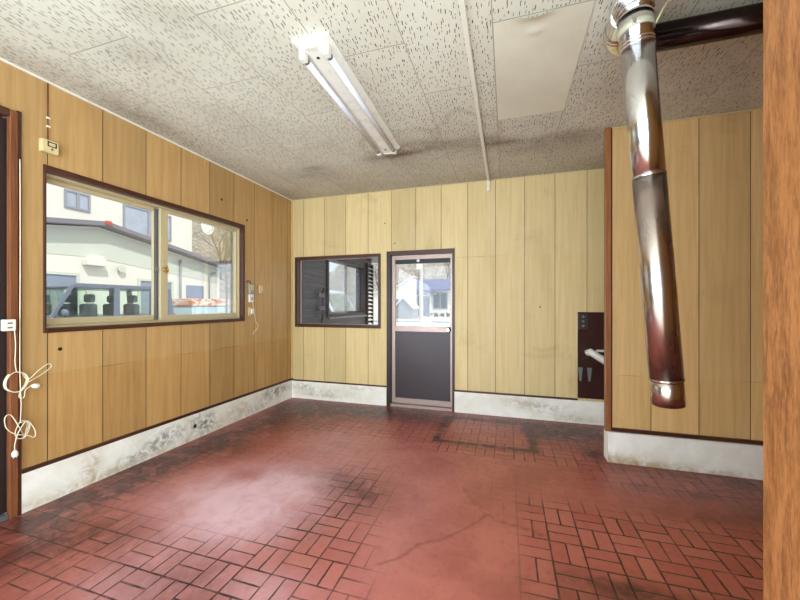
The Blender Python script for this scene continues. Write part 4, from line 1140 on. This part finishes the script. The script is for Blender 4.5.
inw(MB().box(-12.0, -9.95, 33.12, 33.2, -0.06, 1.75).build('shed_door', 'shutter'), gs)
inw(MB().prism([(-8.8, 3.95), (-10.5, 2.96), (-16.2, 1.56), (-16.2, 1.66), (-10.5, 3.06), (-8.8, 4.05)], 'y', 32.9, 35.0).build('shed_roof', 'white_paint'), gs)
pt = empty('tent_shelter', (-9.4, 29.5, -0.06), label='small pale peaked shelter in front of the white shed', cat='shelter')
inw(MB().prism([(-9.55, -0.06), (-7.9, -0.06), (-7.9, 0.85), (-8.75, 1.75), (-9.55, 0.9)], 'y', 29.5, 31.5).build('shelter_body', 'frame_grey'), pt)
inw(MB().prism([(-9.65, 0.85), (-8.75, 1.78), (-7.8, 0.82), (-7.75, 0.9), (-8.75, 1.9), (-9.7, 0.95)], 'y', 29.3, 31.6).build('shelter_roof', 'white_paint'), pt)
po = empty('utility_pole', (-6.5, 27, -0.06), label='pale concrete utility pole across the road in front of the low building', cat='pole')
inw(MB().sweep([(-6.55, 27, -0.06), (-6.55, 27, 3.0), (-6.55, 27, 9)], [0.17, 0.15, 0.1], 14).build('pole_shaft', 'ground'), po)
inw(MB().box(-6.85, -6.55, 26.7, 26.85, 4.0, 4.5).build('pole_sign', 'white_paint'), po)
bx('kerb', 'frame_grey', (-30, 20, 24.0, 24.2, -0.06, 0.02), kind='structure')

# --- dark boarded wing outside the back window with its own window
def siding_material():
    n = NT('dark_lap_siding'); co, x, y, z = n.co()
    t = n.math('FRACT', n.math('DIVIDE', z, 0.105))
    a = n.noise(n.scaled(co, (3, 1.5, 14)), 2.0, 5, 0.6)
    c_ = n.mix(n.ramp(a, 0.3, 0.7), srgb(78, 73, 78), srgb(52, 48, 54))
    c_ = n.mix(n.ramp(t, 0.0, 0.12, 1, 0), c_, srgb(22, 20, 24))
    n.set(color=c_, rough=0.42, spec=0.5); n.bump(t, 0.5, 0.012)
    return n.m
M['siding'] = siding_material()
XS = -2.53
OW = (4.56, 5.98, 0.99, 1.9)
wall('wall_wing', 'siding', 'x', XS, XS - 0.14, YB + 0.125, 6.33, -0.06, 3.0, [OW])
w3 = empty('window_3', (XS, 5.2, 1.0), kind='structure')
inw(frame_mb('x', XS - 0.1, XS + 0.02, OW[0], OW[1], OW[2], OW[3], 0.045).build('window_frame', 'bronze_dark'), w3)
inw(bx('window_sill', 'grey_alu', (XS - 0.02, XS + 0.05, OW[0] + 0.0, OW[1] - 0.0, OW[2] - 0.03, OW[2] - 0.001)), w3)
inw(frame_mb('x', XS - 0.05, XS - 0.03, OW[0] + 0.046, 5.3, OW[2] + 0.046, OW[3] - 0.046, 0.03, 0.05, 0.03, 0.03).build('sash', 'grey_alu'), w3)
inw(frame_mb('x', XS - 0.08, XS - 0.055, 5.2, OW[1] - 0.046, OW[2] + 0.046, OW[3] - 0.046, 0.05, 0.03, 0.03, 0.03).build('sash', 'bronze_dark'), w3)
inw(bx('pane', 'mirror_glass', (XS - 0.043, XS - 0.039, OW[0] + 0.07, 5.26, OW[2] + 0.07, OW[3] - 0.07)), w3)
inw(bx('pane', 'mirror_glass', (XS - 0.07, XS - 0.066, 5.25, OW[1] - 0.07, OW[2] + 0.07, OW[3] - 0.07)), w3)
# open louvred shutter beside that window, eave above, gas pipes on the boards
lv = empty('louvred_shutter', (XS, 6.1, 1.0), label='dark louvred shutter screen at the far end of the boarded wall beyond the back window', cat='shutter')
mbv = frame_mb('x', XS + 0.004, XS + 0.05, 6.02, 6.31, 0.75, 1.95, 0.03)
inw(mbv.build('shutter_stiles', 'bronze_dark'), lv)
mbv = MB()
for i in range(15):
    z_ = 0.8 + i * 0.075
    mbv.add([(XS + 0.006, 6.05, z_ + 0.03), (XS + 0.006, 6.28, z_ + 0.03), (XS + 0.048, 6.28, z_), (XS + 0.048, 6.05, z_)], [(0, 1, 2, 3)])
lo = mbv.build('louvre_slats', 'grey_alu'); inw(lo, lv); lo.data.materials[0] = M['white_paint']; so = lo.modifiers.new('s', 'SOLIDIFY'); so.thickness = 0.006
bx('wing_eave', 'bronze_dark', (XS - 0.4, XS + 0.45, YB + 0.125, 6.6, 2.02, 2.1), kind='structure')
gp = empty('gas_pipe', (XS, 4.4, 1.2), label='bent dark pipe fixed to the dark boarded wall beyond the back window', cat='pipe')
inw(MB().sweep([(XS + 0.03, 4.36, 0.92), (XS + 0.05, 4.36, 1.0), (XS + 0.05, 4.36, 1.35), (XS + 0.05, 4.40, 1.4), (XS + 0.03, 4.43, 1.38)], 0.014, 8).build('pipe_run', 'bronze_dark'), gp)
for zz_ in (1.1, 1.28):
    inw(MB().box(XS + 0.001, XS + 0.07, 4.335, 4.385, zz_, zz_ + 0.05).build('pipe_valve', 'grey_alu', bevel=0.004), gp)
